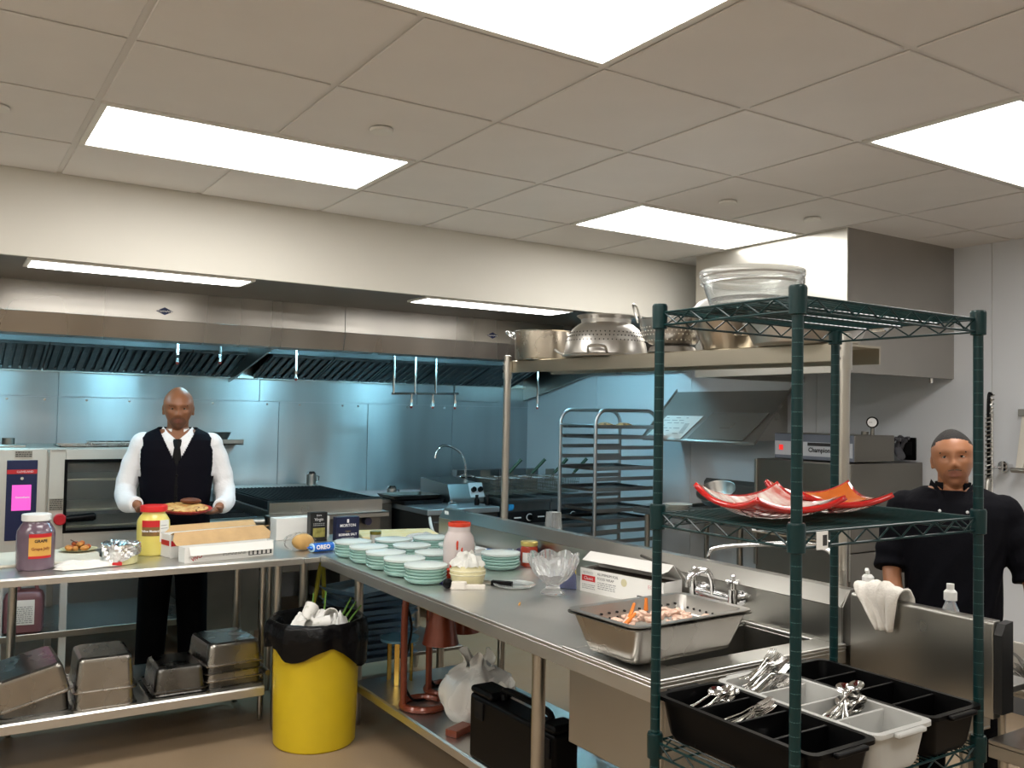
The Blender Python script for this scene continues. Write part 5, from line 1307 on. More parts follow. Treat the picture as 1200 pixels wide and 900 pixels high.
def cut(kind, label, group, places):
    first = None
    for p, e in places:
        if first is None:
            first = (spoon() if kind == 'spoon' else fork()).build(kind, CUTL, ang=1.2); o = first
            if kind == 'spoon':
                pass
            tag(o, label, kind, group)
        else: o = first.copy(); COL.objects.link(o)
        o.location = p; o.rotation_euler = e; o.scale = (.88, .88, .88)
rnd = random.Random(11)
def heap(cx, cy, n, z0, dz, a0, spread=.25, tilt=-.22, dx=.010, dy=.022):
    return [((cx + rnd.uniform(-dx, dx), cy + rnd.uniform(-dy, dy), BZ + z0 + dz * i), (rnd.uniform(-.25, .25), tilt + rnd.uniform(-.06, .06), a0 + rnd.uniform(-spread, spread))) for i in range(n)]
cut('spoon', 'steel spoon in the far compartment of the nearest black bin', 'spoons in the black bin', heap(.075, -.995, 6, .066, .006, .0))
cut('fork', 'steel fork in the second compartment of the nearest black bin', 'forks in the black bin', heap(.080, -1.115, 9, .058, .005, .0, .14, -.25, .008, .02))
cut('fork', 'steel fork lying deep in the third compartment of the black bin', 'forks deep in the black bin', heap(.075, -1.235, 3, .030, .005, -.1, .1, -.15, .008))
cut('spoon', 'single spoon on the floor of the last black compartment', None, heap(.06, -1.36, 1, .022, 0, 1.2, .1, -.05))
cut('fork', 'steel fork heaped in the far compartment of the pale grey bin', 'forks in the grey bin', heap(.305, -.985, 16, .062, .0055, .1, .25, -.30, .010, .026))
cut('spoon', 'steel spoon heaped in the third compartment of the pale grey bin', 'spoons in the grey bin', heap(.305, -1.225, 10, .060, .0065, .35, .4, -.36, .010, .02))

# ================================================================== THINGS ON THE OVERSHELF
OZ = 1.9055
def handle_loop(t, x, y, z, ang, w_=.05, out=.06, r_=.006, m=CHROME, lift=0, name='handle'):
    c, s = math.cos(ang), math.sin(ang)
    pts = [(0, -w_, 0), (out * .6, -w_, lift * .6), (out, -w_ * .7, lift), (out, w_ * .7, lift), (out * .6, w_, lift * .6), (0, w_, 0)]
    MB().tube(smoothpath([(x + p[0] * c - p[1] * s, y + p[0] * s + p[1] * c, z + p[2]) for p in pts], 4), r_, 8).build(name, m, t)
t = thing('stock_pot', 'wide shallow steel pot with loop handles, first on the overshelf', 'pot', (1.12, 1.27, OZ + .010)); t.rotation_euler = (.01, 0, 0)
MB().lathe([(.155, 0), (.163, .01), (.166, .150), (.171, .154), (.166, .156), (.160, .15), (.158, .012), (0, .008)], 44).build('pot', mat('pot_tarnish', (.46, .41, .34), .30, 1, var=.2, vs=5, rv=.08), t)
handle_loop(t, -.09, .138, .115, 2.15, .042, .05, .009, CHROME, .04); handle_loop(t, .09, -.138, .115, -1.0, .045, .05, .008, CHROME, .035)
HOLE = INK
def holes(rows, t, m=INK):
    b = MB()
    for r_, z, n, sl in rows:
        for k in range(n):
            a_ = 2 * PI * k / n + z * 40
            nrm = Vector((math.cos(a_) * math.cos(sl), math.sin(a_) * math.cos(sl), math.sin(sl)))
            c = Vector((r_ * math.cos(a_), r_ * math.sin(a_), z)); b.cyl(c - nrm * .002, c + nrm * .0008, .0036, n=6)
    o = b.build('drain_hole', m, t); o['kind'] = 'stuff'
t = thing('colander', 'large aluminium colander upside down with footed ring on top', 'colander', (1.12, .75, OZ + .005)); t.rotation_euler = (.01, 0, 0); t.scale = (.87, .87, 1.0)
pf = [(.245, 0), (.247, .006), (.236, .012), (.235, .03), (.222, .085), (.190, .135), (.155, .160), (.140, .166), (.142, .185), (.165, .200), (.166, .204), (.135, .196), (.13, .17), (0, .168)]
MB().lathe(pf, 48).build('body', POTMET, t)
holes([(.2245, .076, 60, .35), (.216, .098, 60, .55), (.204, .116, 50, .7)], t)
handle_loop(t, -.18, .155, .010, 2.42, .05, .045, .007, POTMET, .02); handle_loop(t, -.18, -.155, .010, -2.42, .05, .045, .007, POTMET, .03)
t = thing('colander', 'smaller upright colander with tall wire handles beside the large one', 'colander', (1.12, .275, OZ)); t.rotation_euler = (.01, 0, 0); t.scale = (.88, .88, 1.0)
MB().lathe([(.105, 0), (.125, .004), (.112, .028), (.085, .038), (.12, .045), (.150, .075), (.165, .12), (.168, .150), (.174, .153), (.166, .154), (.160, .12), (.145, .08), (0, .05)], 44).build('body', mat('colander_grey', (.44, .42, .39), .35, 1, var=.12, vs=6), t)
holes([(.1525, .079, 44, -.6), (.1585, .095, 44, -.45), (.163, .112, 44, -.3), (.1315, .055, 36, -.9)], t, mat('hole_pale', (.7, .68, .62), .5))
handle_loop(t, -.10, .135, .135, 2.2, .055, .03, .006, STEEL, .085); handle_loop(t, .10, -.135, .135, -.9, .055, .03, .006, STEEL, .085)
t = thing('mixing_bowl', 'tapering deep steel bowl on the overshelf between colander and wide pan', 'bowl', (1.14, -.045, OZ - .003)); t.rotation_euler = (.01, 0, 0); t.scale = (.84, .84, 1.0)
MB().lathe([(.115, 0), (.125, .006), (.185, .135), (.192, .138), (.188, .142), (.18, .137), (.12, .01), (0, .008)], 40).build('bowl', mat('bowl_warm_steel', (.50, .45, .38), .30, 1, var=.1, vs=4), t)
t = thing('plastic_bowl', 'white plastic bowl upside down in the deep steel bowl', 'bowl', (1.14, -.02, OZ + .140))
MB().lathe([(.150, 0), (.152, .006), (.14, .03), (.11, .065), (.07, .082), (0, .086)], 36).build('bowl', WHITEP, t)
t = thing('wide_pan', 'very wide steel pan overhanging the end of the overshelf', 'pan', (1.10, -.47, OZ - .008)); t.rotation_euler = (.01, 0, 0)
MB().lathe([(.17, 0), (.19, .006), (.225, .08), (.232, .084), (.228, .088), (.22, .083), (.185, .012), (0, .008)], 48).build('pan', POTMET, t)
handle_loop(t, .09, -.205, .06, -1.1, .05, .06, .008, CHROME, .0)
handle_loop(t, -.10, .195, .055, 2.0, .045, .05, .007, CHROME, .0)
# upturned tumbler on the backsplash ledge
t = thing('ribbed_tumbler', 'clear ribbed plastic tumbler upside down behind the backsplash', 'cup', (1.13, 1.18, .95))
def tb(u, v):
    a_ = 2 * PI * u; r_ = (.050 - .012 * v) * (1 + .02 * math.sin(18 * a_))
    if v > .9: r_ *= (1 - v) * 10
    return (r_ * math.cos(a_), r_ * math.sin(a_), .155 * min(1, v / .9))
MB().grid(tb, 72, 10, wrap=True).build('cup', CLEARP, t)
t = thing('rear_ledge', 'narrow steel ledge shelf fixed to the back of the backsplash', 'shelf', (1.06, 1.1, .93))
MB().box(-.085, .16, -.25, .25, 0, .018).build('board', STEEL, t, bevel=.003)
for y in (-.2, .2): MB().cyl((.1, y, -.93), (.1, y, 0), .014, n=10).build('leg', LEGM, t)

# ================================================================== SCULLERY SIDE
cl = thing('hand_towel', 'cream towel draped over the steel splash panel behind the shelf', 'towel', (.905, -.93, 1.058))
def tw(u, v):
    y = (u - .5) * .17; s = (v - .42) * .30
    nar = 1 - .72 * max(0, -s) / .13 if s < 0 else 1
    y = y * nar + (.03 * (-s) / .1 if s < 0 else 0) * -1
    w_ = .010 * math.sin(9 * u + 3 * v) + .008 * math.sin(17 * u - 5 * v)
    if s < -.02: return (-.031 - .004 - abs(w_) * 1.2, y, .012 + (s + .02) * 1.0)
    if s > .05: return (.04 + abs(w_), y, .012 - (s - .05))
    k = (s + .02) / .07 * PI
    return (.0 - .036 * math.cos(k), y, .010 + .024 * math.sin(k) + abs(w_))
MB().grid(tw, 28, 28).build('fabric', mat('towel_cream', (.76, .72, .66), .9, bump=.35, vs=140), cl, solid=.006, ang=2)
def soap(label, x, y, tip, liquid):
    t = thing('squeeze_bottle', label, 'bottle', (x, y, .8705), rz=.4)
    MB().lathe([(.032, 0), (.036, .006), (.036, .12), (.030, .155), (.016, .19), (.014, .20)], 22).build('bottle', mat('bottle_clear', (.80, .84, .86), .12, trans=.75, ior=1.3), t)
    MB().lathe([(.033, .004), (.0335, .10), (0, .10)], 22).build('liquid', liquid, t)
    MB().lathe([(.019, .20), (.019, .225), (.013, .232), (0, .233)], 18).build('cap', WHITEP, t)
    if tip: MB().box(-.012, .012, -.006, .006, 0, .012, Matrix.Translation((-.014, 0, .24)) @ Matrix.Rotation(.6, 4, 'Y')).box(-.004, .004, -.005, .005, .225, .242).build('flip_top', WHITEP, t, bevel=.002)
    else: MB().cyl((0, 0, .23), (0, 0, .25), .011, n=14).build('nozzle', WHITEP, t)
soap('clear squeeze bottle with open flip cap beside the draped towel', 1.0, -.815, True, mat('soap_pale', (.6, .62, .6), .2))
soap('clear squeeze bottle with blue liquid and white cap behind the splash', 1.0, -1.105, False, mat('soap_blue', (.05, .35, .75), .15))
t = thing('drain_tray', 'shallow pale tray of dark utensils past the end of the splash', 'tray', (1.23, -1.19, .70))
m = MB(); m.box(-.14, .14, -.14, .14, .10, .11).box(.128, .14, -.14, .14, .11, .20).box(-.14, .128, .128, .14, .11, .15).box(-.14, .128, -.14, -.128, .11, .15).box(-.14, -.128, -.128, .128, .11, .125)
m.build('tray', mat('tray_cream', (.50, .47, .42), .35, .3), t, bevel=.003)
for x in (-.11, .11):
    for y, z in ((-.10, -.032), (.11, -.70)): MB().cyl((x, y, z), (x, y, .10), .012, n=10).build('leg', LEGM, t)
rnd = random.Random(21)
kn = None
for i in range(14):
    p = (1.23 + rnd.uniform(-.015, .02), -1.21 + rnd.uniform(-.07, .06), .815 + .004 * i); e = (rnd.uniform(-.1, .1), rnd.uniform(-.12, .12), rnd.uniform(.2, 1.2))
    if kn is None:
        kn = MB().box(-.10, -.01, -.008, .008, 0, .007).prism([(-.01, -.007), (.10, -.009), (.115, .004), (-.01, .007)], 'z', .002, .004).build('table_knife', STEEL_D, bevel=.001); o = kn
        tag(o, 'dark steel table knife in the heap on the pale drain tray', 'knife', 'knives on the drain tray')
    else: o = kn.copy(); COL.objects.link(o)
    o.location = p; o.rotation_euler = e
t = thing('side_cart', 'low steel cart at the lower corner of the photo by the splash', 'cart', (1.04, -1.20, 0))
MB().box(0, .45, -.60, 0, .655, .668).box(0, .012, -.60, 0, .615, .655).box(.012, .45, -.012, 0, .615, .655).build('top', STEEL, t, bevel=.002)
for x in (.03, .42):
    for y in (-.57, -.03): MB().cyl((x, y, 0), (x, y, .654), .014, n=10).build('leg', LEGM, t)
MB().box(.01, .44, -.58, -.02, .2, .22).build('shelf', STEEL, t, bevel=.002)
st = None
for k in range(3):
    l = ['bottom', 'middle', 'top'][k] + ' black bus tub of the stack on the low cart'
    st = thing('bus_tub', l, 'tub', (1.235, -1.58, .669 + .06 * k))
    MB().rings([rrect(-.14, .14, -.19, .19, .04, 0), rrect(-.16, .16, -.21, .21, .04, .13), rrect(-.175, .175, -.225, .225, .045, .13), rrect(-.175, .175, -.225, .225, .045, .14), rrect(-.155, .155, -.205, .205, .04, .14), rrect(-.137, .137, -.187, .187, .04, .006)]).build('tub', BLACK, st, ang=.8)

t = thing('utility_cart', 'black utility cart half hidden behind the sink table legs', 'cart', (1.46, .95, 0))
for x in (-.14, .14):
    for y in (-.2, .2): MB().box(x - .015, x + .015, y - .015, y + .015, .05, .62).build('post', BLACK, t, bevel=.003); MB().cyl((x - .012, y, .025), (x + .012, y, .025), .025, n=12).build('caster', BLACKM, t)
for z in (.12, .58): MB().box(-.17, .17, -.24, .24, z, z + .03).build('shelf', BLACK, t, bevel=.004)
t = thing('yellow_tub', 'small yellow tub on the lower shelf of the black cart', 'tub', (1.42, .84, .151))
MB().lathe([(.07, 0), (.085, .10), (.09, .105), (.082, .10), (.066, .006), (0, .006)], 24).build('tub', YEL, t)

# ================================================================== PEOPLE
def lerp_tab(tab, z):
    if z <= tab[0][0]: return tab[0][1:]
    for p, q in zip(tab, tab[1:]):
        if z <= q[0]:
            t = (z - p[0]) / (q[0] - p[0]); t = t * t * (3 - 2 * t) if False else t
            return tuple(a + (b - a) * t for a, b in zip(p[1:], q[1:]))
    return tab[-1][1:]
TORSO = [(.86, .165, .118, .005), (.95, .172, .122, .0), (1.02, .170, .120, -.004), (1.10, .168, .118, -.006), (1.20, .178, .122, -.004), (1.30, .196, .124, .0), (1.39, .204, .118, .006), (1.44, .196, .104, .012), (1.475, .160, .086, .018), (1.505, .098, .070, .022), (1.535, .062, .062, .022)]
def tor(z, ang, off=0):
    a, b, yc = lerp_tab(TORSO, z); a += off; b += off
    c, s = math.cos(ang), math.sin(ang); e = .82
    return Vector((a * math.copysign(abs(c) ** e, c), yc + b * math.copysign(abs(s) ** e, s), z))
def limb(m, pts, rad, n=14, k=5):
    P = smoothpath(pts, k); N = len(rad); R_ = []
    for i in range(len(P)):
        f = i / k; j = min(int(f), N - 2); R_.append(rad[j] + (rad[j + 1] - rad[j]) * (f - j))
    m.tube(P, R_, n); m.ball(P[0], R_[0], 12); m.ball(P[-1], R_[-1], 12)
def gz(v, c, s): return math.exp(-((v - c) / s) ** 2)
def head_mesh(m, Mh):
    def f(u, v):
        th = 2 * PI * u; ph = PI * (v * .998 + .001)
        n = Vector((math.sin(ph) * math.sin(th), -math.sin(ph) * math.cos(th), math.cos(ph)))
        x, y, z = n.x * .077, n.y * .098, n.z * .125
        if z > 0: kk = 1 + .13 * math.sin(PI * min(1, z / .125)) ; x *= kk; y *= kk
        front = max(0, -n.y)
        if z < -.01:
            t = min(1, (-z - .01) / .11); x *= 1 - .30 * t; 
            if y > 0: y *= 1 - .55 * t
            else: y *= 1 - .06 * t
        if z > .03 and y < 0: y *= 1 - .10 * min(1, (z - .03) / .09)
        if y > 0 and z > -.02: y *= 1.04
        ax = abs(x)
        if front > .1:
            y -= .006 * gz(z, .030, .012) * gz(ax, .028, .026)                    # brow
            y += .013 * gz(z, .008, .013) * gz(ax, .032, .015)                    # sockets
            y -= (.010 * gz(z, .004, .022) + .022 * gz(z, -.026, .015)) * gz(ax, 0, .011)   # nose bridge, tip
            y -= .010 * gz(z, -.030, .009) * gz(ax, .014, .007)                   # nostrils
            y -= .004 * gz(z, -.018, .018) * gz(ax, .048, .016)                   # cheekbones
            y -= (.007 * gz(z, -.055, .006) + .008 * gz(z, -.069, .007)) * gz(ax, 0, .024)  # lips
            y += .005 * gz(z, -.062, .0028) * gz(ax, 0, .024)
            y += .004 * gz(z, -.081, .006) * gz(ax, 0, .02)
            y -= .008 * gz(z, -.103, .013) * gz(ax, 0, .022)                      # chin
        return Mh @ Vector((x, y, z))
    m.grid(f, 72, 60, wrap=True)
    for s in (-1, 1):
        m.ball(Mh @ Vector((s * .077, .014, .0)), (.009, .018, .030), 12, Matrix.Rotation(s * .3, 3, 'Z'))
        m.ball(Mh @ Vector((s * .080, .008, -.026)), (.007, .010, .012), 10)
def hand(m, w, d, nrm, side, curl=.5, spread=.16, thumb_up=.6):
    d = Vector(d).normalized(); nrm = Vector(nrm).normalized(); x = d.cross(nrm).normalized() * side; nrm = x.cross(d).normalized() * side   # x toward the thumb
    w = Vector(w)
    for k in range(5):
        q = k / 4; m.ball(w + d * (.012 + .07 * q), (.0001 + .030 + .008 * q * .6,) * 1 + (.0,) if False else .0, 6) if False else None
    Mx = Matrix((x, d, nrm)).transposed()
    m.ball(w + d * .045, (.041, .052, .0165), 16, Mx); m.ball(w + d * .012, (.030, .035, .020), 12, Mx)
    m.ball(w + d * .030 + x * .026 - nrm * .006, (.018, .030, .016), 12, Mx)
    for k, (o, l) in enumerate(((.030, .072), (.010, .080), (-.011, .074), (-.030, .058))):
        b = w + d * (.082 - .004 * abs(k - 1)) + x * o; dd = (d + x * spread * (1.2 - k) * .35).normalized()
        p1 = b + dd * l * .42 - nrm * l * .42 * curl * .45
        p2 = p1 + (dd * (1 - .45 * curl) - nrm * curl * .95).normalized() * l * .34
        p3 = p2 + (dd * (1 - 1.1 * curl) - nrm * curl * 1.2).normalized() * l * .27
        m.tube([b - dd * .02, b, p1, p2, p3], [.0105, .0105, .0095, .0088, .0072], 8); m.ball(p3, .0072, 8); m.ball(p1, .0096, 8)
    t0_ = w + d * .022 + x * .036; td = (d * .65 + x * .62 + nrm * thumb_up * .4).normalized()
    t1 = t0_ + td * .034; t2 = t1 + (d * .95 + x * .12 + nrm * thumb_up * .2).normalized() * .030
    m.tube([t0_ - td * .015, t0_, t1, t2], [.0125, .0125, .011, .0085], 8); m.ball(t2, .0085, 8)
def solidskin(m, name, mats, parent, vox, smooth_it=2, assign=None):
    o = m.build(name + '_raw', mats[0], None, fix=False)
    r = o.modifiers.new('r', 'REMESH'); r.mode = 'VOXEL'; r.voxel_size = vox
    s = o.modifiers.new('s', 'SMOOTH'); s.factor = .5; s.iterations = smooth_it
    bpy.context.view_layer.update()
    me = bpy.data.meshes.new_from_object(o.evaluated_get(bpy.context.evaluated_depsgraph_get()))
    old = o.data; bpy.data.objects.remove(o); bpy.data.meshes.remove(old)
    me.name = name; me.materials.clear()
    for x in mats: me.materials.append(x)
    if assign:
        mi = [assign(p.center) for p in me.polygons]; me.polygons.foreach_set('material_index', mi)
    me.polygons.foreach_set('use_smooth', [True] * len(me.polygons))
    q = bpy.data.objects.new(name, me); COL.objects.link(q); q.parent = parent
    return q
def shell(fn, keep, nu, nv, name, m, parent, thick=.006):
    b = MB(); P = [[fn(i / nu, j / nv) for i in range(nu)] for j in range(nv + 1)]
    idx = {}
    def vid(i, j):
        i %= nu
        if (i, j) not in idx: idx[(i, j)] = len(b.v); b.v.append(tuple(P[j][i]))
        return idx[(i, j)]
    for j in range(nv):
        for i in range(nu):
            c = (P[j][i] + P[j][(i + 1) % nu] + P[j + 1][i] + P[j + 1][(i + 1) % nu]) / 4
            if keep(c): b.f.append((vid(i, j), vid(i + 1, j), vid(i + 1, j + 1), vid(i, j + 1))); b.m.append(0)
    return b.build(name, m, parent, solid=thick, ang=2.5)

def person(label, loc, rz, sc, skin, lips, stub, Mhead, arms, hands, look, hair=None, brow=None):
    t = thing('person', label, 'person', loc, rz); t.scale = (sc, sc, sc)
    b = MB()
    head_mesh(b, Mhead)
    hc = Mhead @ Vector((0, 0, 0))
    limb(b, [(0, .030, 1.44), (0, .024, 1.52), hc + Vector((0, .020, -.05))], [.066, .058, .058], 16)
    b.rings([[tor(z, 2 * PI * k / 24, -.014) for k in range(24)] for z in (.86, .95, 1.1, 1.2, 1.3, 1.39, 1.44, 1.475, 1.505)])
    for A in arms: limb(b, A, [.050, .043, .038, .036, .024], 14)
    for h in hands: hand(b, *h)
    for s in (-1, 1): limb(b, [(s * .085, .01, .90), (s * .10, 0, .50), (s * .115, .02, .08)], [.078, .052, .036], 14); b.ball((s * .118, -.045, .045), (.036, .10, .036), 12)
    Mi = Mhead.inverted()
    def asg(c):
        p = Mi @ c; ax = abs(p.x)
        if p.y < -.04 and -.135 < p.z < .15:
            if (p.x / .025) ** 2 + ((p.z + .062) / .0125) ** 2 < 1: return 1
            if stub and p.y < -.03 and ((p.x / .045) ** 2 + ((p.z + .078) / .045) ** 2 < 1) and p.z < -.042: return 2
        if hair and hair(p): return 3
        return 0
    body = solidskin(b, 'body', [skin, lips, stub or skin, mat('hair_black', (.012, .010, .009), .85, bump=.4, bs=300)], t, .0048, 2, asg)
    EW, EI = mat('eye_white', (.55, .50, .45), .2), mat('eye_iris', (.012, .007, .005), .1)
    BRW = brow or mat('brow_dark', (.018, .012, .010), .9)
    for s in (-1, 1):
        e = MB().ball(Mhead @ Vector((s * .0315, -.0755, .0075)), (.0122, .011, .0058), 12).build('eye', EW, t)
        MB().ball(Mhead @ Vector((s * .0315 + look[0], -.0835, .0075 + look[1])), (.0056, .004, .0058), 10).build('iris', EI, e)
        m = MB(); P = [Mhead @ Vector((s * x, y, z)) for x, y, z in ((.013, -.0945, .026), (.030, -.093, .031), (.048, -.081, .024))]
        m.tube(smoothpath(P, 4), .0042, 6).build('eyebrow', BRW, t)
        m = MB(); P = [Mhead @ Vector((s * x, y, z)) for x, y, z in ((.018, -.083, .008), (.031, -.0895, .0145), (.045, -.079, .008))]
        m.tube(smoothpath(P, 4), .0026, 6).build('eyelid', skin, t)
    return t
def shoes(t, m):
    for s in (-1, 1):
        MB().rings([[Vector((s * .118 + rx * math.cos(a), y, .002 + max(0, h * (.5 + .5 * math.sin(a))))) for a in [2 * PI * k / 12 for k in range(12)]] for y, rx, h in ((.085, .03, .07), (.06, .042, .11), (.0, .044, .11), (-.08, .048, .07), (-.15, .040, .05), (-.175, .02, .03))]).build('shoe', m, t)
def trousers(t, m, crease=True):
    b = MB(); b.rings([[tor(z, 2 * PI * k / 24, .006) for k in range(24)] for z in (.84, .90, .97, 1.03)])
    for s in (-1, 1): limb(b, [(s * .085, .01, .90), (s * .102, 0, .50), (s * .118, .015, .10)], [.098, .084, .074], 16); b.cyl((s * .118, .015, .12), (s * .120, .015, .035), .074, .078, n=18)
    solidskin(b, 'trousers', [m], t, .008, 3)

SK1 = mat('skin_dark_brown', (.21, .083, .036), .5, var=.10, vs=18, sss=.08, coat=.03)
LP1 = mat('lips_dark', (.17, .060, .042), .4)
ST1 = mat('stubble_brown', (.12, .052, .028), .55)
SHW = mat('shirt_white', (.70, .70, .72), .8, bump=.25, vs=14, bs=60)
VEST = mat('vest_black', (.003, .003, .006), .8, bump=.15, vs=90, spec=.08)
TRO = mat('trousers_black', (.003, .003, .004), .8, spec=.08)
M1 = Matrix.Translation((0, -.012, 1.618)) @ Matrix.Rotation(R(4), 4, 'X')
arm_r = [(-.178, .015, 1.415), (-.232, .02, 1.29), (-.262, .0, 1.165), (-.245, -.14, 1.105), (-.190, -.245, 1.105)]
arm_l = [(.178, .015, 1.415), (.232, .02, 1.29), (.262, .0, 1.165), (.262, -.14, 1.10), (.225, -.250, 1.085)]
m1 = person('standing man in black vest, white shirt and black tie holding a plate', (-.487, 2.60, 0), -.22, 1.0, SK1, LP1, ST1, M1, (arm_r, arm_l),
            (((-.180, -.262, 1.082), (.80, -.60, -.10), (-.1, .0, -1), -1, .45, .2, -1.3), ((.222, -.262, 1.070), (-.70, -.70, -.08), (.1, 0, -1), 1, .45, .2, -1.3)), (0, 0))
b = MB()
def neckdip(p, d=.05):
    if p.z > 1.44 and p.y < .02: p.z -= d * min(1, (p.z - 1.44) / .05) * min(1, (.02 - p.y) / .08) * max(0, 1 - (p.x / .085) ** 2)
    return p
b.rings([[neckdip(tor(z, 2 * PI * k / 28, .004 + .006 * math.sin(5 * k + z * 30) * (z < 1.3))) for k in range(28)] for z in (.93, 1.0, 1.08, 1.15, 1.22, 1.30, 1.39, 1.44, 1.475, 1.490)])
for A, sd in ((arm_r, 0), (arm_l, 1)):
    A2 = A[:-1] + [tuple(Vector(A[-1]) * .93 + Vector(A[-2]) * .07)]
    P = smoothpath(A2, 8); rr_ = [.070, .064, .060, .056, .050, .040]
    R_ = []
    for i in range(len(P)):
        f_ = i / (len(P) - 1) * 5; j = min(int(f_), 4); R_.append((rr_[j] + (rr_[j + 1] - rr_[j]) * (f_ - j)) * (1 + .035 * math.sin(i * 1.1 + sd * 2)))
    b.tube(P, R_, 18); b.ball(P[0], .072, 14)
solidskin(b, 'shirt', [SHW], m1, .0065, 2)
for A in (arm_r, arm_l):
    p, q = Vector(A[-1]), Vector(A[-2]); d = (p - q).normalized(); c = p - d * .012
    MB().cyl(c - d * .045, c, .037, .038, n=20).build('cuff', SHW, m1, bevel=.004)
def vest_keep(c):
    z = c.z; ax = abs(c.x)
    if c.y < .03 and z > 1.315 and ax < .006 + (z - 1.315) * .50: return False
    if z > 1.512: return False
    if z > 1.24 and ax > .172 + .012 * ((z - 1.36) / .12) ** 2 and abs(c.y - .005) < .080: return False
    return True
shell(lambda u, v: tor(.965 + .56 * v, 2 * PI * u, .013), vest_keep, 260, 180, 'vest', VEST, m1, .006)
for k in range(4): MB().ball((.004, lerp_tab(TORSO, 1.25 - .06 * k)[2] - lerp_tab(TORSO, 1.25 - .06 * k)[1] - .017, 1.25 - .06 * k), (.007, .003, .007), 10).build('button', BLACK, m1)
yt = lambda z: lerp_tab(TORSO, z)[2] - lerp_tab(TORSO, z)[1]
tie = MB(); tie.rings([[Vector((x * w_, yt(z) - .010 - .008 * (1 - abs(x)), z)) for x in (-1, -.5, 0, .5, 1)] + [Vector((x * w_, yt(z) - .002, z)) for x in (1, 0, -1)] for z, w_ in ((1.08, .034), (1.20, .031), (1.32, .027), (1.40, .017))]).rings([[Vector((x * w_, yt(z) - .012 - .012 * (1 - abs(x)), z)) for x in (-1, -.5, 0, .5, 1)] + [Vector((x * w_, yt(z) - .002, z)) for x in (1, 0, -1)] for z, w_ in ((1.395, .013), (1.415, .019), (1.438, .023), (1.450, .020))])
tie.build('tie', mat('tie_black', (.003, .003, .0035), .5, spec=.15), m1)
for s in (-1, 1):
    MB().add([(s * .003, -.086, 1.442), (s * .050, -.066, 1.484), (s * .077, .012, 1.516), (s * .092, .008, 1.492), (s * .082, -.072, 1.462), (s * .054, -.118, 1.390)], [(0, 1, 2, 3, 4, 5)]).build('collar', SHW, m1, solid=.005)
MB().lathe([(.067, 1.470), (.066, 1.505)], 24, c=(0, .016, 0), a0=-PI / 2 + .5, a1=1.5 * PI - .5).build('collar_band', SHW, m1, solid=.005)
trousers(m1, TRO); shoes(m1, BLACK)
# the plate of flatbread held by the man
ca, sa = math.cos(-.22), math.sin(-.22)
px, py = .045, -.345
t = thing('bread_platter', 'red rimmed platter with sliced flatbread held by the man in the vest', 'platter', (-.487 + px * ca - py * sa, 2.60 + px * sa + py * ca, 1.072), rz=-.22)
t.rotation_euler = (R(5), R(2), -.22)
MB().lathe([(.09, 0), (.11, .004), (.138, .018), (.142, .022), (.136, .023), (.108, .009), (0, .006)], 36).build('platter', mat('platter_red', (.42, .035, .025), .3), t)
BRD = mat('flatbread', (.62, .38, .13), .7, col2=(.45, .16, .03), vs=35, thr=(.45, .65), bump=.4, bs=80)
for k in range(6):
    w_ = MB().lathe([(0, .008), (.112, .016), (.122, .024), (.112, .030), (0, .022)], 7, a0=k * PI / 3 + .04, a1=(k + 1) * PI / 3 - .04)
    w_.build('bread_slice', BRD, t, solid=0)
MB().ball((.03, .075, .045), (.055, .022, .018), 14).build('fried_piece', mat('crisp_brown', (.12, .035, .012), .5, var=.3, vs=30), t)

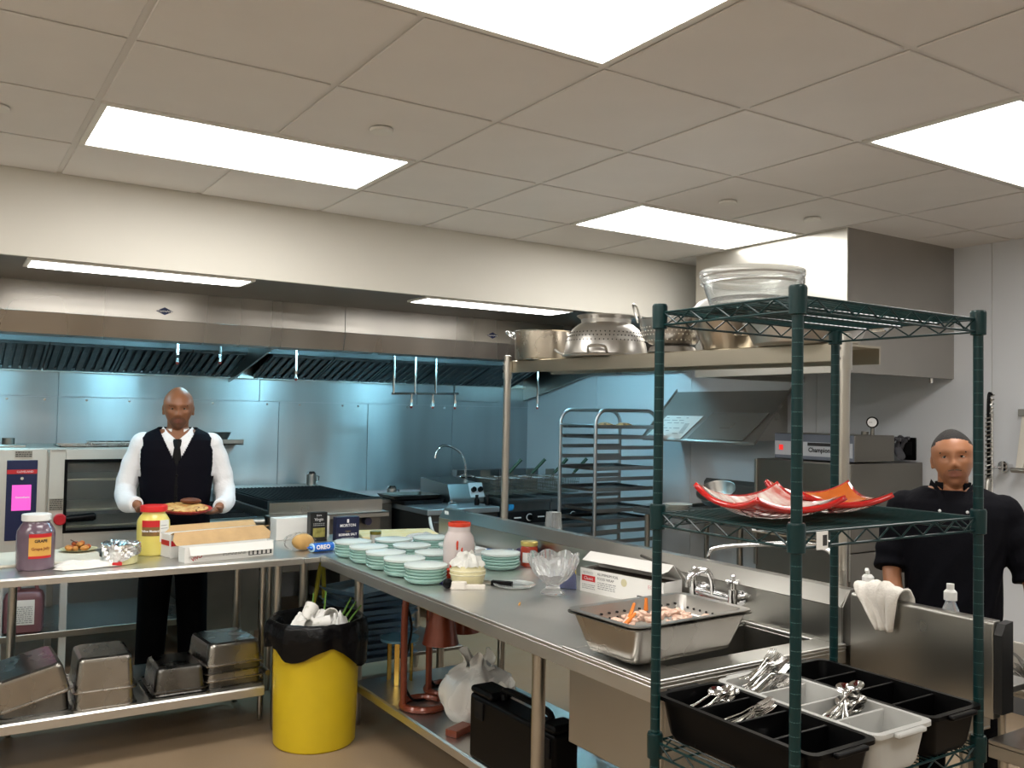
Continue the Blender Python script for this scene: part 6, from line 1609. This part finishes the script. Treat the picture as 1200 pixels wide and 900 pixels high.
# ------------------------------------------------ man in black by the dishwasher
SK2 = mat('skin_warm_brown', (.34, .145, .070), .42, var=.08, vs=18, sss=.08, coat=.03)
LP2 = mat('lips_brown', (.28, .11, .075), .4)
ST2 = mat('stubble_dark', (.26, .108, .055), .5)
M2 = Matrix.Translation((.0, -.015, 1.618)) @ Matrix.Rotation(R(-4), 4, 'X') @ Matrix.Rotation(R(-5), 4, 'Y')
arm_r2 = [(-.180, .015, 1.405), (-.218, .01, 1.27), (-.232, -.02, 1.15), (-.215, -.10, 1.04), (-.190, -.175, .945)]
arm_l2 = [(.180, .015, 1.405), (.245, .01, 1.27), (.285, -.01, 1.14), (.288, -.06, 1.03), (.275, -.12, .93)]
m2 = person('man in black polo shirt with cropped dark hair standing at the scullery sink', (1.595, -.76, 0), -1.02, .915, SK2, LP2, ST2, M2, (arm_r2, arm_l2),
            (((-.189, -.178, .940), (.15, -.5, -.85), (.5, -.75, .3), -1, .45, .2, .4), ((.275, -.123, .926), (-.1, -.45, -.88), (-.5, -.75, .3), 1, .45, .2, .4)), (-.001, .001),
            hair=lambda p: p.z > .062 + .03 * max(0, -p.y / .1) ** 2 - .012 * (abs(p.x) > .06) or (p.y > .015 and p.z > -.035 and abs(p.x) < .074))
b = MB()
b.rings([[neckdip(tor(z, 2 * PI * k / 28, .010 + .005 * math.sin(4 * k + z * 25) * (z < 1.3)), .025) for k in range(28)] for z in (.86, .93, 1.0, 1.08, 1.15, 1.22, 1.30, 1.39, 1.44, 1.475, 1.500)])
for A in (arm_r2, arm_l2):
    P = smoothpath(A[:4], 8)[:17]; n_ = len(P)
    b.tube(P, [.072 - .002 * i / n_ + .004 * math.sin(i * 1.3) for i in range(n_)], 18); b.ball(P[0], .076, 14)
POLO = mat('polo_black', (.004, .004, .006), .8, bump=.15, vs=60, spec=.08)
solidskin(b, 'shirt', [POLO], m2, .0065, 2)
for s in (-1, 1):
    MB().add([(s * .014, -.086, 1.425), (s * .050, -.062, 1.495), (s * .082, .015, 1.530), (s * .092, .010, 1.490), (s * .084, -.072, 1.462), (s * .052, -.122, 1.395)], [(0, 1, 2, 3, 4, 5)]).build('collar', POLO, m2, solid=.006)
    MB().ball((s * .050, -.122, 1.412), (.006, .004, .006), 8).build('button', mat('button_pale', (.6, .6, .6), .3), m2)
MB().lathe([(.068, 1.472), (.066, 1.522)], 24, c=(0, .016, 0), a0=-PI / 2 + .6, a1=1.5 * PI - .6).build('collar_band', POLO, m2, solid=.005)
trousers(m2, TRO); shoes(m2, BLACK)
m = MB()
for s in (-1, 1): m.tube(smoothpath([M2 @ Vector((s * x, y, z)) for x, y, z in ((.002, -.1065, -.0465), (.014, -.1035, -.0475), (.024, -.097, -.050))], 3), .0017, 5)
m.build('moustache', mat('hair_black'), m2)
